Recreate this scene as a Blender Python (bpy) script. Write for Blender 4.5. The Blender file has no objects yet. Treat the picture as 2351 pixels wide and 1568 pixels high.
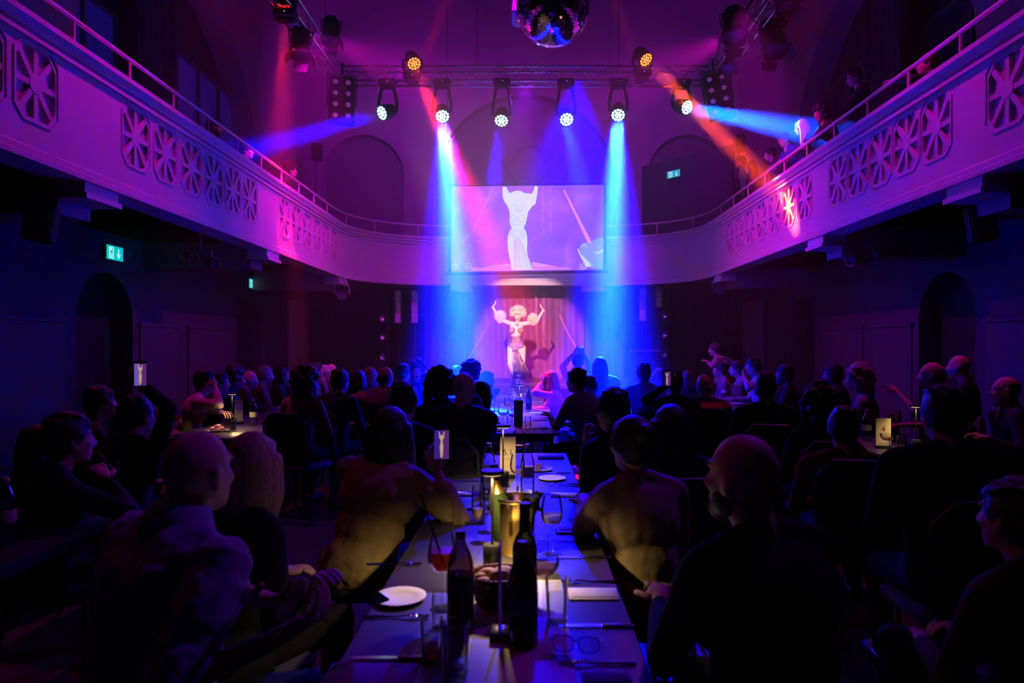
import bpy, bmesh, math, random
import numpy as np
from mathutils import Vector, Matrix, Euler, noise as mnoise
R = math.radians
random.seed(7)
SC = bpy.context.scene
COL = SC.collection
PI = math.pi

# ------------------------------------------------------------------ camera
F_PX = 1540.0                      # focal length in pixels of the 2351 px wide frame
EYE = 1.55
cam_d = bpy.data.cameras.new('camera'); cam = bpy.data.objects.new('camera', cam_d); COL.objects.link(cam)
cam.location = (0, 0, EYE); cam.rotation_euler = (PI/2, 0, 0)
cam_d.sensor_width = 36; cam_d.lens = 36*F_PX/2351
cam_d.shift_x = -31.5/2351; cam_d.shift_y = 13/2351
cam_d.clip_start = 0.05; cam_d.clip_end = 100
cam_d.dof.use_dof = True; cam_d.dof.focus_distance = 12.0; cam_d.dof.aperture_fstop = 3.2
SC.camera = cam

# ------------------------------------------------------------------ world, view
w = bpy.data.worlds.new('world'); SC.world = w; w.use_nodes = True
w.node_tree.nodes['Background'].inputs[0].default_value = (0.0006, 0.0004, 0.003, 1)
w.node_tree.nodes['Background'].inputs[1].default_value = 1.0
vs = SC.view_settings; vs.view_transform = 'Standard'; vs.look = 'None'; vs.gamma = 1; vs.exposure = 0.0
vs.use_curve_mapping = False
cy = SC.cycles
cy.max_bounces = 7; cy.diffuse_bounces = 2; cy.glossy_bounces = 3; cy.transmission_bounces = 7
cy.transparent_max_bounces = 16; cy.volume_bounces = 0; cy.sample_clamp_indirect = 60; cy.sample_clamp_direct = 0
cy.caustics_reflective = False; cy.caustics_refractive = False

# ------------------------------------------------------------------ stage lights
TRY = 13.6                         # the front truss stands this far up the hall
def at(px, py, Y):
    """world point seen at a pixel of the frame at distance Y"""
    return Vector(((px-1207)*Y/F_PX, Y, EYE+(797-py)*Y/F_PX))
def aim(o, tgt):
    o.rotation_euler = (Vector(tgt)-o.location).to_track_quat('-Z', 'Y').to_euler()
def spot(name, loc, tgt, col, watt, deg, blend=.35, rad=.12):
    d = bpy.data.lights.new(name, 'SPOT'); d.color = col; d.energy = watt
    d.spot_size = R(deg); d.spot_blend = blend; d.shadow_soft_size = rad
    o = bpy.data.objects.new(name, d); COL.objects.link(o); o.location = loc; aim(o, tgt)
    return o
BLUE = (0.0002, 0.0032, 1.0); CORE = (0.0006, .011, 1.0); DEEP = (0.0002, 0.0012, 1.0); RED = (1.0, 0.012, 0.018)
MAG = (1.0, 0.0, 0.72); VIO = (0.62, 0.0, 1.0); WARM = (1.0, 0.70, 0.42)
# heads on the front truss: lens point (px, py), target, colour, watt, cone
HEADS = [
    # px,  py,  target                    colour watt   deg  lens  hang
    (876, 260, (-4.62, 11.25, 4.86),      DEEP, 140000,  6.5, 'blue', -1),
    (1016, 268, (-0.74, 8.6, 1.0),      BLUE, 3600000,  7.6, 'blue', -1),
    (1151, 278, (-0.80, 9.5, 1.0),      DEEP,  60000,  6.0, 'blue', -1),
    (1301, 275, (1.15, 8.6, 1.6),       BLUE, 260000,  6.5, 'blue', -1),
    (1419, 265, (1.08, 9.0, 1.1),       BLUE, 4200000,  7.6, 'blue', -1),
    (1578, 247, (4.60, 11.1, 5.13),      (0, .032, 1.0), 800000,  6.0, 'blue', -1),
    (951, 147, (0.32, 9.0, 1.1),        RED,   95000,  5.4, 'red', 1),
    (1484, 138, (4.2, 10.75, 3.85),     (1.0, .05, .0),   190000,  4.4, 'red', 1),
]
for i, (px, py, tg, c, wt, dg, k, hg) in enumerate(HEADS):
    p = at(px, py, TRY-.30); v = (Vector(tg)-p).normalized()
    spot('moving_head_beam', p+v*.03, tg, c, wt, dg)
    if wt > 900000: spot('added_haze_glow', p+v*.03, tg, DEEP, wt*.055, 15, 1.0); spot('moving_head_core', p+v*.03, tg, CORE, wt, 4.6, .8)      # added wide spot for the haze glow, narrow spot for the hot core
# upward faint red beams behind the truss heads, from the rear lamps of the same bar
spot('rear_red_beam', (-2.15, 14.0, 7.45), (-1.4, 14.8, 10.2), RED, 14000, 9)
spot('rear_red_beam', (2.35, 14.0, 7.45), (1.6, 14.8, 10.2), RED, 9000, 9)
# red head on the side truss, pouring down over the left balcony
_p = at(655, 15, 10.7); _t = Vector((-4.35, 11.7, 3.3)); spot('side_red_beam', _p+(_t-_p).normalized()*.03, _t, RED, 110000, 16, .9)
# added wash spots without fixtures, to tint balcony, rear wall and stage cloth
WASH = [((-3.2, 10.6, 6.6), (-4.3, 12.8, 3.7), MAG, 950, 85), ((3.2, 9.9, 6.6), (4.3, 12.0, 3.0), MAG, 520, 75),
        ((-3.3, 11.0, 6.6), (4.3, 11.6, 3.5), MAG, 1500, 46), ((3.3, 11.0, 6.6), (-4.3, 12.4, 3.5), MAG, 1500, 46),
        ((-3.2, 7.4, 6.6), (-4.3, 6.5, 3.7), MAG, 300, 90), ((3.2, 7.4, 6.6), (4.3, 6.5, 3.7), MAG, 300, 90),
        ((-2.6, 13.9, 7.3), (-3.5, 19.5, 7.5), VIO, 1000, 120), ((2.6, 13.9, 7.3), (3.2, 19.5, 7.5), VIO, 800, 120),
        ((0.0, 13.2, 6.8), (0, 18.0, 2.6), (.35, 0, 1), 3000, 80), ((0.0, 9.6, 6.85), (-.1, 18.0, 2.6), (.5, 0, 1), 6500, 30)]
for a, b, c, wt, dg in WASH: spot('added_wash', a, b, c, wt, dg, 1.0, .12)
# added blue wash over the near centre table, and added weak fills over guests
spot('added_wash', (1.0, 13.25, 6.75), (.14, 3.7, .75), (0, 0, 1), 14000, 12.5, .8, .12)
spot('added_wash', (3.6, 5.6, 6.9), (-1.1, 1.9, 1.0), (.30, 0, 1), 330, 50, 1.0, .1)
spot('added_wash', (-3.6, 4.6, 6.9), (.6, 1.9, 1.1), (1, 0, .10), 35, 60, 1.0, .1)
spot('added_wash', (-3.6, 7.6, 6.9), (-3.0, 8.4, 1.0), (1, 0, .12), 160, 50, 1.0, .1)
spot('added_wash', (3.6, 8.6, 6.9), (3.2, 9.6, 1.0), (1, 0, .25), 160, 50, 1.0, .1)
# warm follow spot on the performer and the balcony front
spot('follow_spot', (-1.4, -1.9, 6.0), (-.12, 15.0, 2.35), (1.0, .54, .45), 48000, 9.4, .35, .05)
# ------------------------------------------------------------------ geometry helpers
class G:
    def __init__(s): s.v = []; s.f = []; s.m = []; s.mi = 0
    def add(s, vs, fs):
        n = len(s.v); s.v.extend([tuple(map(float, p)) for p in vs]); s.f.extend([tuple(i+n for i in f) for f in fs]); s.m.extend([s.mi]*len(fs)); return s
    def box(s, lo, hi, M=None):
        x0, y0, z0 = lo; x1, y1, z1 = hi
        v = [(x0,y0,z0),(x1,y0,z0),(x1,y1,z0),(x0,y1,z0),(x0,y0,z1),(x1,y0,z1),(x1,y1,z1),(x0,y1,z1)]
        if M is not None: v = [M @ Vector(p) for p in v]
        return s.add(v, [(3,2,1,0),(4,5,6,7),(0,1,5,4),(1,2,6,5),(2,3,7,6),(3,0,4,7)])
    def bbox(s, c, sz, b=.004, M=None):
        """box with chamfered vertical and horizontal edges"""
        hx, hy, hz = [q/2 for q in sz]; b = min(b, hx*.9, hy*.9, hz*.9)
        ring = lambda x, y, z: [(-x+b,-y,z),(x-b,-y,z),(x,-y+b,z),(x,y-b,z),(x-b,y,z),(-x+b,y,z),(-x,y-b,z),(-x,-y+b,z)]
        rs = [ring(hx-b, hy-b, -hz), ring(hx, hy, -hz+b), ring(hx, hy, hz-b), ring(hx-b, hy-b, hz)]
        T = Matrix.Translation(c); M = T @ M if M is not None else T
        v = [M @ Vector(p) for r in rs for p in r]; fs = [tuple(range(7, -1, -1)), tuple(range(24, 32))]
        for k in range(3):
            for i in range(8): j = (i+1) % 8; fs.append((k*8+i, k*8+j, k*8+8+j, k*8+8+i))
        return s.add(v, fs)
    def lathe(s, prof, c=(0,0,0), n=24, M=None, closed=False):
        """prof: (r,z) points from the axis round; revolved about z"""
        v = []; fs = []; k = len(prof)
        for r, z in prof:
            for i in range(n):
                a = 2*PI*i/n; p = Vector((max(r, 1e-5)*math.cos(a), max(r, 1e-5)*math.sin(a), z))
                if M is not None: p = M @ p
                v.append(p+Vector(c))
        for q in range(k-1 if not closed else k):
            q2 = (q+1) % k
            for i in range(n): j = (i+1) % n; fs.append((q*n+i, q*n+j, q2*n+j, q2*n+i))
        if not closed: fs.append(tuple(range(n-1, -1, -1))); fs.append(tuple(range((k-1)*n, k*n)))
        return s.add(v, fs)
    def cap(s, a, b, ra, rb, n=10, rings=4):
        """tapered capsule"""
        a = Vector(a); b = Vector(b); d = b-a; L = d.length
        if L < 1e-6: d = Vector((0,0,1)); L = 1e-6
        q = d.to_track_quat('Z', 'Y').to_matrix(); prof = []
        for i in range(rings+1):
            t = -PI/2+PI/2*i/rings; prof.append((ra*math.cos(t), ra*math.sin(t)))
        for i in range(rings+1):
            t = PI/2*i/rings; prof.append((rb*math.cos(t), L+rb*math.sin(t)))
        return s.lathe(prof, a, n, q)
    def ell(s, c, r, n=14, M=None):
        prof = [(math.cos(-PI/2+PI*i/n), math.sin(-PI/2+PI*i/n)) for i in range(n+1)]
        S = Matrix.Diagonal(Vector(r)); S = (M.to_3x3() @ S) if M is not None else S
        return s.lathe(prof, c, n+4, S)
    def tube(s, pts, r, n=8, cyc=False):
        pts = [Vector(p) for p in pts]; k = len(pts); v = []; fs = []; up = Vector((0,0,1))
        rr = r if isinstance(r, (list, tuple)) else [r]*k
        prev = None
        for i, p in enumerate(pts):
            a = pts[(i-1) % k] if (cyc or i) else p; b = pts[(i+1) % k] if (cyc or i < k-1) else p
            t = (b-a).normalized(); u = prev if prev is not None else (t.cross(up) if abs(t.z) < .95 else t.cross(Vector((1,0,0))))
            u = (u-t*u.dot(t)).normalized(); prev = u; w_ = t.cross(u)
            for j in range(n): an = 2*PI*j/n; v.append(p+(u*math.cos(an)+w_*math.sin(an))*rr[i])
        for i in range(k if cyc else k-1):
            i2 = (i+1) % k
            for j in range(n): j2 = (j+1) % n; fs.append((i*n+j, i*n+j2, i2*n+j2, i2*n+j))
        if not cyc: fs.append(tuple(range(n-1, -1, -1))); fs.append(tuple(range((k-1)*n, k*n)))
        return s.add(v, fs)
    def prism(s, poly, d0, d1, m):
        """2D outline poly extruded from depth d0 to d1; m(u,v,d) maps to 3D"""
        k = len(poly); v = [m(u, t, d0) for u, t in poly]+[m(u, t, d1) for u, t in poly]
        fs = [tuple(range(k-1, -1, -1)), tuple(range(k, 2*k))]+[(i, (i+1) % k, k+(i+1) % k, k+i) for i in range(k)]
        return s.add(v, fs)
    def sweep(s, path, prof):
        """open profile polygon (out, z) swept along a 2D path (x,y); out is the left normal"""
        k = len(path); v = []; fs = []; n = len(prof)
        for i, p in enumerate(path):
            a = Vector(path[max(i-1, 0)]); b = Vector(path[min(i+1, k-1)]); t = (b-a).normalized(); nn = Vector((-t.y, t.x))
            for o, z in prof: v.append((p[0]+nn.x*o, p[1]+nn.y*o, z))
        for i in range(k-1):
            for j in range(n): j2 = (j+1) % n; fs.append((i*n+j, i*n+j2, (i+1)*n+j2, (i+1)*n+j))
        fs.append(tuple(range(n-1, -1, -1))); fs.append(tuple(range((k-1)*n, k*n)))
        return s.add(v, fs)

def _mesh(name, g, mats, smooth=True, off=None, fixn=True):
    me = bpy.data.meshes.new(name); v = g.v if off is None else [(p[0]-off[0], p[1]-off[1], p[2]-off[2]) for p in g.v]
    me.from_pydata(v, [], g.f)
    for m in (mats if isinstance(mats, (list, tuple)) else [mats]): me.materials.append(m)
    if any(g.m): me.polygons.foreach_set('material_index', g.m)
    if fixn:
        bm = bmesh.new(); bm.from_mesh(me); bmesh.ops.recalc_face_normals(bm, faces=bm.faces); bm.to_mesh(me); bm.free()
    if smooth:
        me.polygons.foreach_set('use_smooth', [True]*len(me.polygons))
        try: me.set_sharp_from_angle(angle=R(38))
        except Exception: pass
    me.update(); return me
def mk(name, g, mats, parent=None, world=False, smooth=True, fixn=True):
    """link one mesh object; world=True: g is in world coordinates although it gets a parent"""
    off = None
    if world and parent is not None:
        q = parent; off = Vector((0,0,0))
        while q is not None: off = off+Vector(q.location); q = q.parent
    o = bpy.data.objects.new(name, _mesh(name, g, mats, smooth, off, fixn)); COL.objects.link(o)
    if parent is not None: o.parent = parent
    return o
def T(o, label, cat, group=None, kind=None):
    o['label'] = label
    if cat: o['category'] = cat
    if group: o['group'] = group
    if kind: o['kind'] = kind
    return o
def emp(name, loc, label, cat, group=None, rz=0):
    o = bpy.data.objects.new(name, None); COL.objects.link(o); o.location = loc; o.rotation_euler = (0, 0, rz); o.empty_display_size = .1
    return T(o, label, cat, group)
def dup(root, loc, rz, label, group=None):
    r = root.copy(); COL.objects.link(r); r.location = loc; r.rotation_euler = (0, 0, rz); r['label'] = label
    if group: r['group'] = group
    for ch in list(root.children):
        if ch.type == 'LIGHT': c = ch.copy()
        else: c = ch.copy()
        COL.objects.link(c); c.parent = r
        for gg in list(ch.children): d = gg.copy(); COL.objects.link(d); d.parent = c
    return r

# ------------------------------------------------------------------ materials
_M = {}
def mat(name, col, rough=.6, metal=0, emit=None, es=1.0, trans=0, ior=1.45, spec=.5, var=.12, scale=12, bump=0, sheen=0, alpha=1):
    if name in _M: return _M[name]
    m = bpy.data.materials.new(name); m.use_nodes = True; nt = m.node_tree; b = nt.nodes['Principled BSDF']; L = nt.links
    b.inputs['Roughness'].default_value = rough; b.inputs['Metallic'].default_value = metal
    b.inputs['IOR'].default_value = ior; b.inputs['Specular IOR Level'].default_value = spec
    b.inputs['Transmission Weight'].default_value = trans; b.inputs['Alpha'].default_value = alpha
    if sheen: b.inputs['Sheen Weight'].default_value = sheen
    tc = nt.nodes.new('ShaderNodeTexCoord'); no = nt.nodes.new('ShaderNodeTexNoise'); no.inputs['Scale'].default_value = scale; no.inputs['Detail'].default_value = 4
    L.new(tc.outputs['Object'], no.inputs['Vector'])
    mx = nt.nodes.new('ShaderNodeMix'); mx.data_type = 'RGBA'
    c1 = tuple(min(1, c*(1-var)) for c in col); c2 = tuple(min(1, c*(1+var)) for c in col)
    mx.inputs[6].default_value = (*c1, 1); mx.inputs[7].default_value = (*c2, 1)
    L.new(no.outputs['Fac'], mx.inputs[0]); L.new(mx.outputs[2], b.inputs['Base Color'])
    if bump:
        bp = nt.nodes.new('ShaderNodeBump'); bp.inputs['Strength'].default_value = bump; bp.inputs['Distance'].default_value = .01
        L.new(no.outputs['Fac'], bp.inputs['Height']); L.new(bp.outputs['Normal'], b.inputs['Normal'])
    if emit is not None:
        b.inputs['Emission Color'].default_value = (*emit, 1); b.inputs['Emission Strength'].default_value = es
    _M[name] = m; return m
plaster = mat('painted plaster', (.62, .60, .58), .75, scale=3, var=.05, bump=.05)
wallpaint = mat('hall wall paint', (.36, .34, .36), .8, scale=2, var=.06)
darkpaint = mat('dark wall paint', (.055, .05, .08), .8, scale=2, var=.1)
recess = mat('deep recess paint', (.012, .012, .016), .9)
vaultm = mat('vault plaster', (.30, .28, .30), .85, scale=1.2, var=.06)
floorm = mat('dark parquet', (.05, .035, .028), .45, scale=6, var=.25)
alu = mat('truss aluminium', (.75, .75, .78), .28, 1.0, var=.04)
black = mat('black metal', (.02, .02, .022), .45, scale=20)
blackp = mat('black plastic', (.014, .014, .016), .35)
whitep = mat('white enamel', (.72, .72, .72), .5)
railm = mat('pale painted rail', (.60, .58, .58), .4, var=.04)
chrome = mat('chrome', (.8, .8, .82), .12, 1.0, var=.02)
curtainm = mat('black velvet', (.02, .014, .03), .95, sheen=.3, scale=30)
backdropm = mat('purple stage cloth', (.26, .05, .36), .6, sheen=.5, scale=40, var=.3)
stagem = mat('stage deck', (.05, .05, .055), .35, scale=9, var=.2)
# ------------------------------------------------------------------ the room
def S(o, label=None):
    o['kind'] = 'structure'
    if label: o['label'] = label
    return o
WX = 6.2; BACK = 19.5; FRONT = -2.2; WALLH = 9.0
S(mk('floor', G().box((-WX-.3, FRONT-.3, -.2), (WX+.3, BACK+.3, 0)), floorm), 'dark parquet floor of the hall, hidden under the audience')

def arch_wall(u0, u1, z0, z1, holes, m, depth, thick=.3, n=14, back=True):
    """wall in the (u,z) plane; holes = (ua, ub, zbottom, zspring) with round heads, sorted; m(u,z,d), d>0 into the wall.
    Returns the wall and, for every hole, the closing back plate of the recess."""
    g = G(); bg = G(); c = u0
    def quad(a, b, zc, zd, d=0): g.add([m(a, zc, d), m(b, zc, d), m(b, zd, d), m(a, zd, d)], [(0, 1, 2, 3)])
    for ua, ub, zb, zs in holes:
        quad(c, ua, z0, z1); r = (ub-ua)/2; cx = (ua+ub)/2
        if zb > z0: quad(ua, ub, z0, zb)
        arc = [(cx-r*math.cos(PI*i/n), zs+r*math.sin(PI*i/n)) for i in range(n+1)]
        for (a, za), (b, zb_) in zip(arc, arc[1:]):
            g.add([m(a, za, 0), m(b, zb_, 0), m(b, z1, 0), m(a, z1, 0)], [(0, 1, 2, 3)])
        out = [(ua, zb)]+arc+[(ub, zb)]
        for (a, za), (b, zb_) in zip(out, out[1:]+out[:1]):
            g.add([m(a, za, 0), m(b, zb_, 0), m(b, zb_, depth), m(a, za, depth)], [(0, 1, 2, 3)])
        bg.add([m(a, z_, depth) for a, z_ in out], [tuple(range(len(out)))])
        c = ub
    quad(c, u1, z0, z1)
    # outer skin so that the wall has a thickness
    g.add([m(u0, z0, thick+depth), m(u1, z0, thick+depth), m(u1, z1, thick+depth), m(u0, z1, thick+depth)], [(0, 1, 2, 3)])
    for a, b, zc, zd in ((u0, u0, z0, z1), (u1, u1, z0, z1), (u0, u1, z0, z0), (u0, u1, z1, z1)):
        g.add([m(a, zc, 0), m(b, zd, 0), m(b, zd, thick+depth), m(a, zc, thick+depth)], [(0, 1, 2, 3)])
    return g, bg
Lm = lambda u, z, d: (-WX-d, u, z)
Rm = lambda u, z, d: (WX+d, u, z)
Bm = lambda u, z, d: (u, BACK+d, z)
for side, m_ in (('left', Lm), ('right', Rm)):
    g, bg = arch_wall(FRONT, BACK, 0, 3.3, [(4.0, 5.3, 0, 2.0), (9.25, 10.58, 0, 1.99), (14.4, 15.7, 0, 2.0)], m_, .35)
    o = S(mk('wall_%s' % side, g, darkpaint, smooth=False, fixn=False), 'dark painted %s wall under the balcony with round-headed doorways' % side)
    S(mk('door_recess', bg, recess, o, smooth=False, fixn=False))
    g = G()          # framed wainscot panels between the doorways
    for a, b, zt in ((5.9, 9.0, 1.88), (10.75, 11.9, 1.89), (12.3, 14.0, 1.9), (16.0, 17.1, 1.9)):
        sx = -WX if side == 'left' else WX; dx = .03 if side == 'left' else -.03
        g.box((min(sx, sx+dx), a, .12), (max(sx, sx+dx), b, zt)); g.box((min(sx, sx+2*dx), a-.05, zt), (max(sx, sx+2*dx), b+.05, zt+.05))
    mk('wainscot_panel', g, mat('dark panel paint', (.07, .055, .1), .6), o)
    # upper wall with the great arched window recess
    g, bg = arch_wall(FRONT, BACK, 3.3, WALLH, [(1.2, 7.6, 3.4, 5.3), (9.2, 15.5, 3.4, 5.5)], m_, .55)
    o = S(mk('wall_%s' % side, g, vaultm, smooth=False, fixn=False), 'plastered %s wall above the balcony with great window arches' % side)
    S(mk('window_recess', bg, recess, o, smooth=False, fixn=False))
    # white door leaf near the rear corner
    g = G(); sx = -WX+.02 if side == 'left' else WX-.02; dx = .06 if side == 'left' else -.06
    g.box((min(sx, sx+dx), 17.4, 0), (max(sx, sx+dx), 18.9, 2.78))
    d = S(mk('door_1' if side == 'left' else 'door_2', g, mat('pale door paint', (.5, .47, .48), .6)), 'pale door leaf by the rear %s corner' % side)
    mk('handle', G().tube([(sx+dx, 17.55, 1.05), (sx+dx*2, 17.55, 1.05), (sx+dx*2, 17.68, 1.05)], .012), chrome, d)
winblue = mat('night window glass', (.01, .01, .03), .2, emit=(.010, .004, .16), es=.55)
mull = mat('window mullion', (.10, .09, .13), .6)
k = 1
for side, sx in (('left', -1), ('right', 1)):
    for a, b in (((9.3, 10.9), (11.9, 15.4)) if side == 'left' else ((10.0, 11.2), (12.2, 15.3))):
        g = G(); x = sx*(WX+.50)
        g.box((x-.01, a, 3.5), (x+.01, b, 6.9 if b < 14 else 7.2))
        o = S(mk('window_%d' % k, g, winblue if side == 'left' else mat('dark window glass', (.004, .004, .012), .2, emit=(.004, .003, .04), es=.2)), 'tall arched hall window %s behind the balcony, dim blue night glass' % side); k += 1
        g = G(); ztop = 6.9 if b < 14 else 7.2; nc = max(1, round((b-a)/.85)); xx = sx*(WX+.46)
        for i in range(nc+1):
            y = a+(b-a)*i/nc; g.box((xx-.03, y-.03, 3.5), (xx+.03, y+.03, ztop))
        for z in (3.5, 4.65, 5.8, ztop): g.box((xx-.03, a, z-.03), (xx+.03, b, z+.03))
        mk('mullion', g, mull, o)
# heavy dark window curtains on the piers
def curtain_mesh(p0, p1, z0, z1, amp, wl, th=.02, n=None, gather=0):
    p0 = Vector(p0); p1 = Vector(p1); d = p1-p0; L = d.length; t = d/L; nn = Vector((-t.y, t.x)); n = n or max(8, int(L/wl*8)); g = G()
    rows = 8; v = []; fs = []
    for sdv in (0, 1):
        for r in range(rows+1):
            z = z0+(z1-z0)*r/rows
            for i in range(n+1):
                u = L*i/n; a = amp*(1-.35*r/rows)*math.sin(u/wl*2*PI+.4*math.sin(u*1.7)+.12*r)+amp*.3*math.sin(u/wl*5.1)
                p = p0+t*u+nn*(a+sdv*th); v.append((p.x, p.y, z))
    W_ = n+1; H_ = rows+1
    for sdv in (0, 1):
        o = sdv*W_*H_
        for r in range(rows):
            for i in range(n): q = (o+r*W_+i, o+r*W_+i+1, o+(r+1)*W_+i+1, o+(r+1)*W_+i); fs.append(q if sdv else q[::-1])
    return g.add(v, fs)
for (sx, a, b), lab in (((-1, 10.85, 12.0), 'dark gathered curtain between the blue balcony windows on the left'), ((1, 11.1, 12.3), 'dark gathered curtain beside the right balcony windows')):
    o = mk('window_curtain', curtain_mesh((sx*(WX+.05), a), (sx*(WX+.05), b), 3.42, 7.9, .06, .22), curtainm, fixn=False)
    T(o, lab, 'curtain', 'window curtains above the balcony')
# rear wall, upper part with niches and a round window
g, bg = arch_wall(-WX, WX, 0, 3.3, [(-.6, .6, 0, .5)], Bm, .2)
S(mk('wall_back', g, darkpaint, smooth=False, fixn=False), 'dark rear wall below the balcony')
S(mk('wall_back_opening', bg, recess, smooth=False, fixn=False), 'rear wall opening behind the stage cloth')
g, bg = arch_wall(-WX, WX, 3.3, 12.3, [(-5.9, -3.55, 3.4, 6.55), (-2.6, 2.6, 3.4, 6.3), (3.55, 5.9, 3.4, 6.55)], Bm, .35, n=24)
o = S(mk('wall_back', g, vaultm, smooth=False, fixn=False), 'upper rear wall with three round-headed niches')
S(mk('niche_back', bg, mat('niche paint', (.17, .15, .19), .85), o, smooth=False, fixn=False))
g = G(); ring = [(.48, 0), (.62, -.0), (.66, -.06), (.62, -.12), (.50, -.12), (.46, -.06)]
g.lathe([(r, z) for r, z in ring], (0.08, BACK+.35, 6.98), 40, Matrix.Rotation(PI/2, 3, 'X') @ Matrix.Rotation(PI, 3, 'X'), closed=True)
for a in (0, 90, 180, 270):
    c = (0.08+.68*math.cos(R(a)), BACK+.29, 6.98+.68*math.sin(R(a))); g.ell(c, (.13, .06, .13), 10)
g.lathe([(0, -.02), (.5, -.02), (.5, .0), (0, .0)], (0.08, BACK+.36, 6.98), 40, Matrix.Rotation(PI/2, 3, 'X'))
S(mk('window_9', g, mat('round window stone', (.16, .13, .17), .8)), 'round stone window ring high on the rear wall')
# vault
g = G(); n = 28; v = []; fs = []
for ey in (FRONT-.2, BACK+.8):
    for th in (0, .25):
        for i in range(n+1):
            a = PI*i/n; v.append((-(WX+.02+th)*math.cos(a), ey, WALLH+(3.2+th)*math.sin(a)))
q = n+1
for i in range(n):
    fs += [(i, i+1, 2*q+i+1, 2*q+i), (q+i, q+i+1, 3*q+i+1, 3*q+i), (i, q+i, q+i+1, i+1), (2*q+i, 3*q+i, 3*q+i+1, 2*q+i+1)]
g.add(v, fs); S(mk('ceiling', g, vaultm, fixn=False), 'plain plaster barrel vault over the hall')
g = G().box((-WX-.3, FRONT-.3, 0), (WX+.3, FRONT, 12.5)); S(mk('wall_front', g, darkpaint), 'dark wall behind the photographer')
# partition of the technical booth on the balcony
g = G(); a = Vector((3.42, 19.35)); b = Vector((5.35, 17.2)); nn = Vector((b-a).yx); nn = Vector((nn.x, -nn.y)).normalized()*.1
pts = [a, b, b+nn, a+nn]; g.add([(p.x, p.y, z) for z in (3.25, 6.74) for p in pts], [(3,2,1,0),(4,5,6,7),(0,1,5,4),(1,2,6,5),(2,3,7,6),(3,0,4,7)])
S(mk('wall_booth', g, mat('booth paint', (.04, .028, .06), .8)), 'dark partition wall on the balcony right of the screen')

# ------------------------------------------------------------------ balcony
ZB, ZT = 3.125, 4.36
def bpath(off=0):
    """inner edge of the U-shaped balcony, from the left front to the right front"""
    pts = []
    for i in range(30): pts.append((-4.2, FRONT+(14.9-FRONT)*i/29))
    ctrl = [(-4.2, 14.9), (-4.2, 15.9), (-3.75, 16.75), (-2.4, 17.1)]
    for i in range(1, 13):
        t = i/12; b = [(1-t)**3, 3*t*(1-t)**2, 3*t*t*(1-t), t**3]; pts.append((sum(b[j]*ctrl[j][0] for j in range(4)), sum(b[j]*ctrl[j][1] for j in range(4))))
    pts += [(-1.2, 17.1), (0, 17.1)]
    full = pts+[(-x, y) for x, y in pts[-2::-1]]
    if off:
        o = []
        for i, p in enumerate(full):
            a = Vector(full[max(i-1, 0)]); b = Vector(full[min(i+1, len(full)-1)]); t = (b-a).normalized(); o.append((p[0]-t.y*off, p[1]+t.x*off))
        return o
    return full
BP = bpath()
# out = left normal of the path = away from the hall
bal = G()
GR_L = [5.16, 5.76]+[7.23+.6*i for i in range(6)]+[11.7+.6*i for i in range(6)]
GR_R = [5.2, 5.86]+[6.87+.54*i for i in range(5)]+[10.1+.62*i for i in range(7)]
GZ = 3.80; GW = .23; GHh = .30
# the straight wings: bands below, above and between the pierced panels; the curved rear part is one solid sweep
def wing(sx, cs):
    X0, X1 = sx*4.2, sx*4.32
    xa, xb = min(X0, X1), max(X0, X1)
    bal.box((xa, FRONT, ZB+.1), (xb, 14.9, GZ-GHh)); bal.box((xa, FRONT, GZ+GHh), (xb, 14.9, ZT-.12))
    c = FRONT
    for y in cs:
        bal.box((xa, c, GZ-GHh), (xb, y-GW, GZ+GHh)); c = y+GW
    bal.box((xa, c, GZ-GHh), (xb, 14.9, GZ+GHh))
    ys = sorted(cs); bal.box((min(sx*4.236, sx*4.318), ys[0]-.3, GZ-.36), (max(sx*4.236, sx*4.318), 14.9, GZ+.36))
    for y in cs:            # octagonal corner fillets of each panel
        for a, b in ((-1, -1), (1, -1), (1, 1), (-1, 1)):
            p = [(y+a*GW, GZ+b*GHh), (y+a*(GW-.09), GZ+b*GHh), (y+a*GW, GZ+b*(GHh-.12))]
            bal.prism(p, 0, .12, lambda u, v_, d: (sx*(4.2+d), u, v_))
wing(-1, GR_L); wing(1, GR_R)
i0 = next(i for i, p in enumerate(BP) if p[1] >= 14.89); i1 = len(BP)-1-i0
bal.sweep(BP[i0:i1+1], [(0, ZB+.1), (.12, ZB+.1), (.12, ZT-.12), (0, ZT-.12)])
bal.sweep(BP, [(-.03, ZT-.20), (-.03, ZT-.165), (.1, ZT-.165), (.1, ZT-.20)])
bal.sweep(BP, [(-.035, ZT-.13), (-.035, ZT-.09), (-.07, ZT-.05), (-.07, ZT), (.2, ZT), (.2, ZT-.13)])
bal.sweep(BP, [(-.05, ZB), (-.05, ZB+.045), (-.025, ZB+.06), (-.025, ZB+.11), (.0, ZB+.13), (.3, ZB+.13), (.3, ZB)])
bal.sweep(BP, [(.1, ZB+.12), (.1, ZB+.3), (2.6, ZB+.3), (2.6, ZB+.12)])
balcony = S(mk('trim_balcony', bal, plaster), 'pale plaster balcony front curving round three sides of the hall')
# balcony slab: side wings and rear
g = G()
for sx in (-1, 1): g.box((min(sx*4.3, sx*WX), FRONT, ZB+.12), (max(sx*4.3, sx*WX), BACK, ZB+.3))
g.box((-4.4, 17.2, ZB+.12), (4.4, BACK, ZB+.3))
S(mk('ceiling_balcony_soffit', g, mat('soffit paint', (.16, .14, .18), .7)), 'dark soffit under the balcony')
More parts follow.
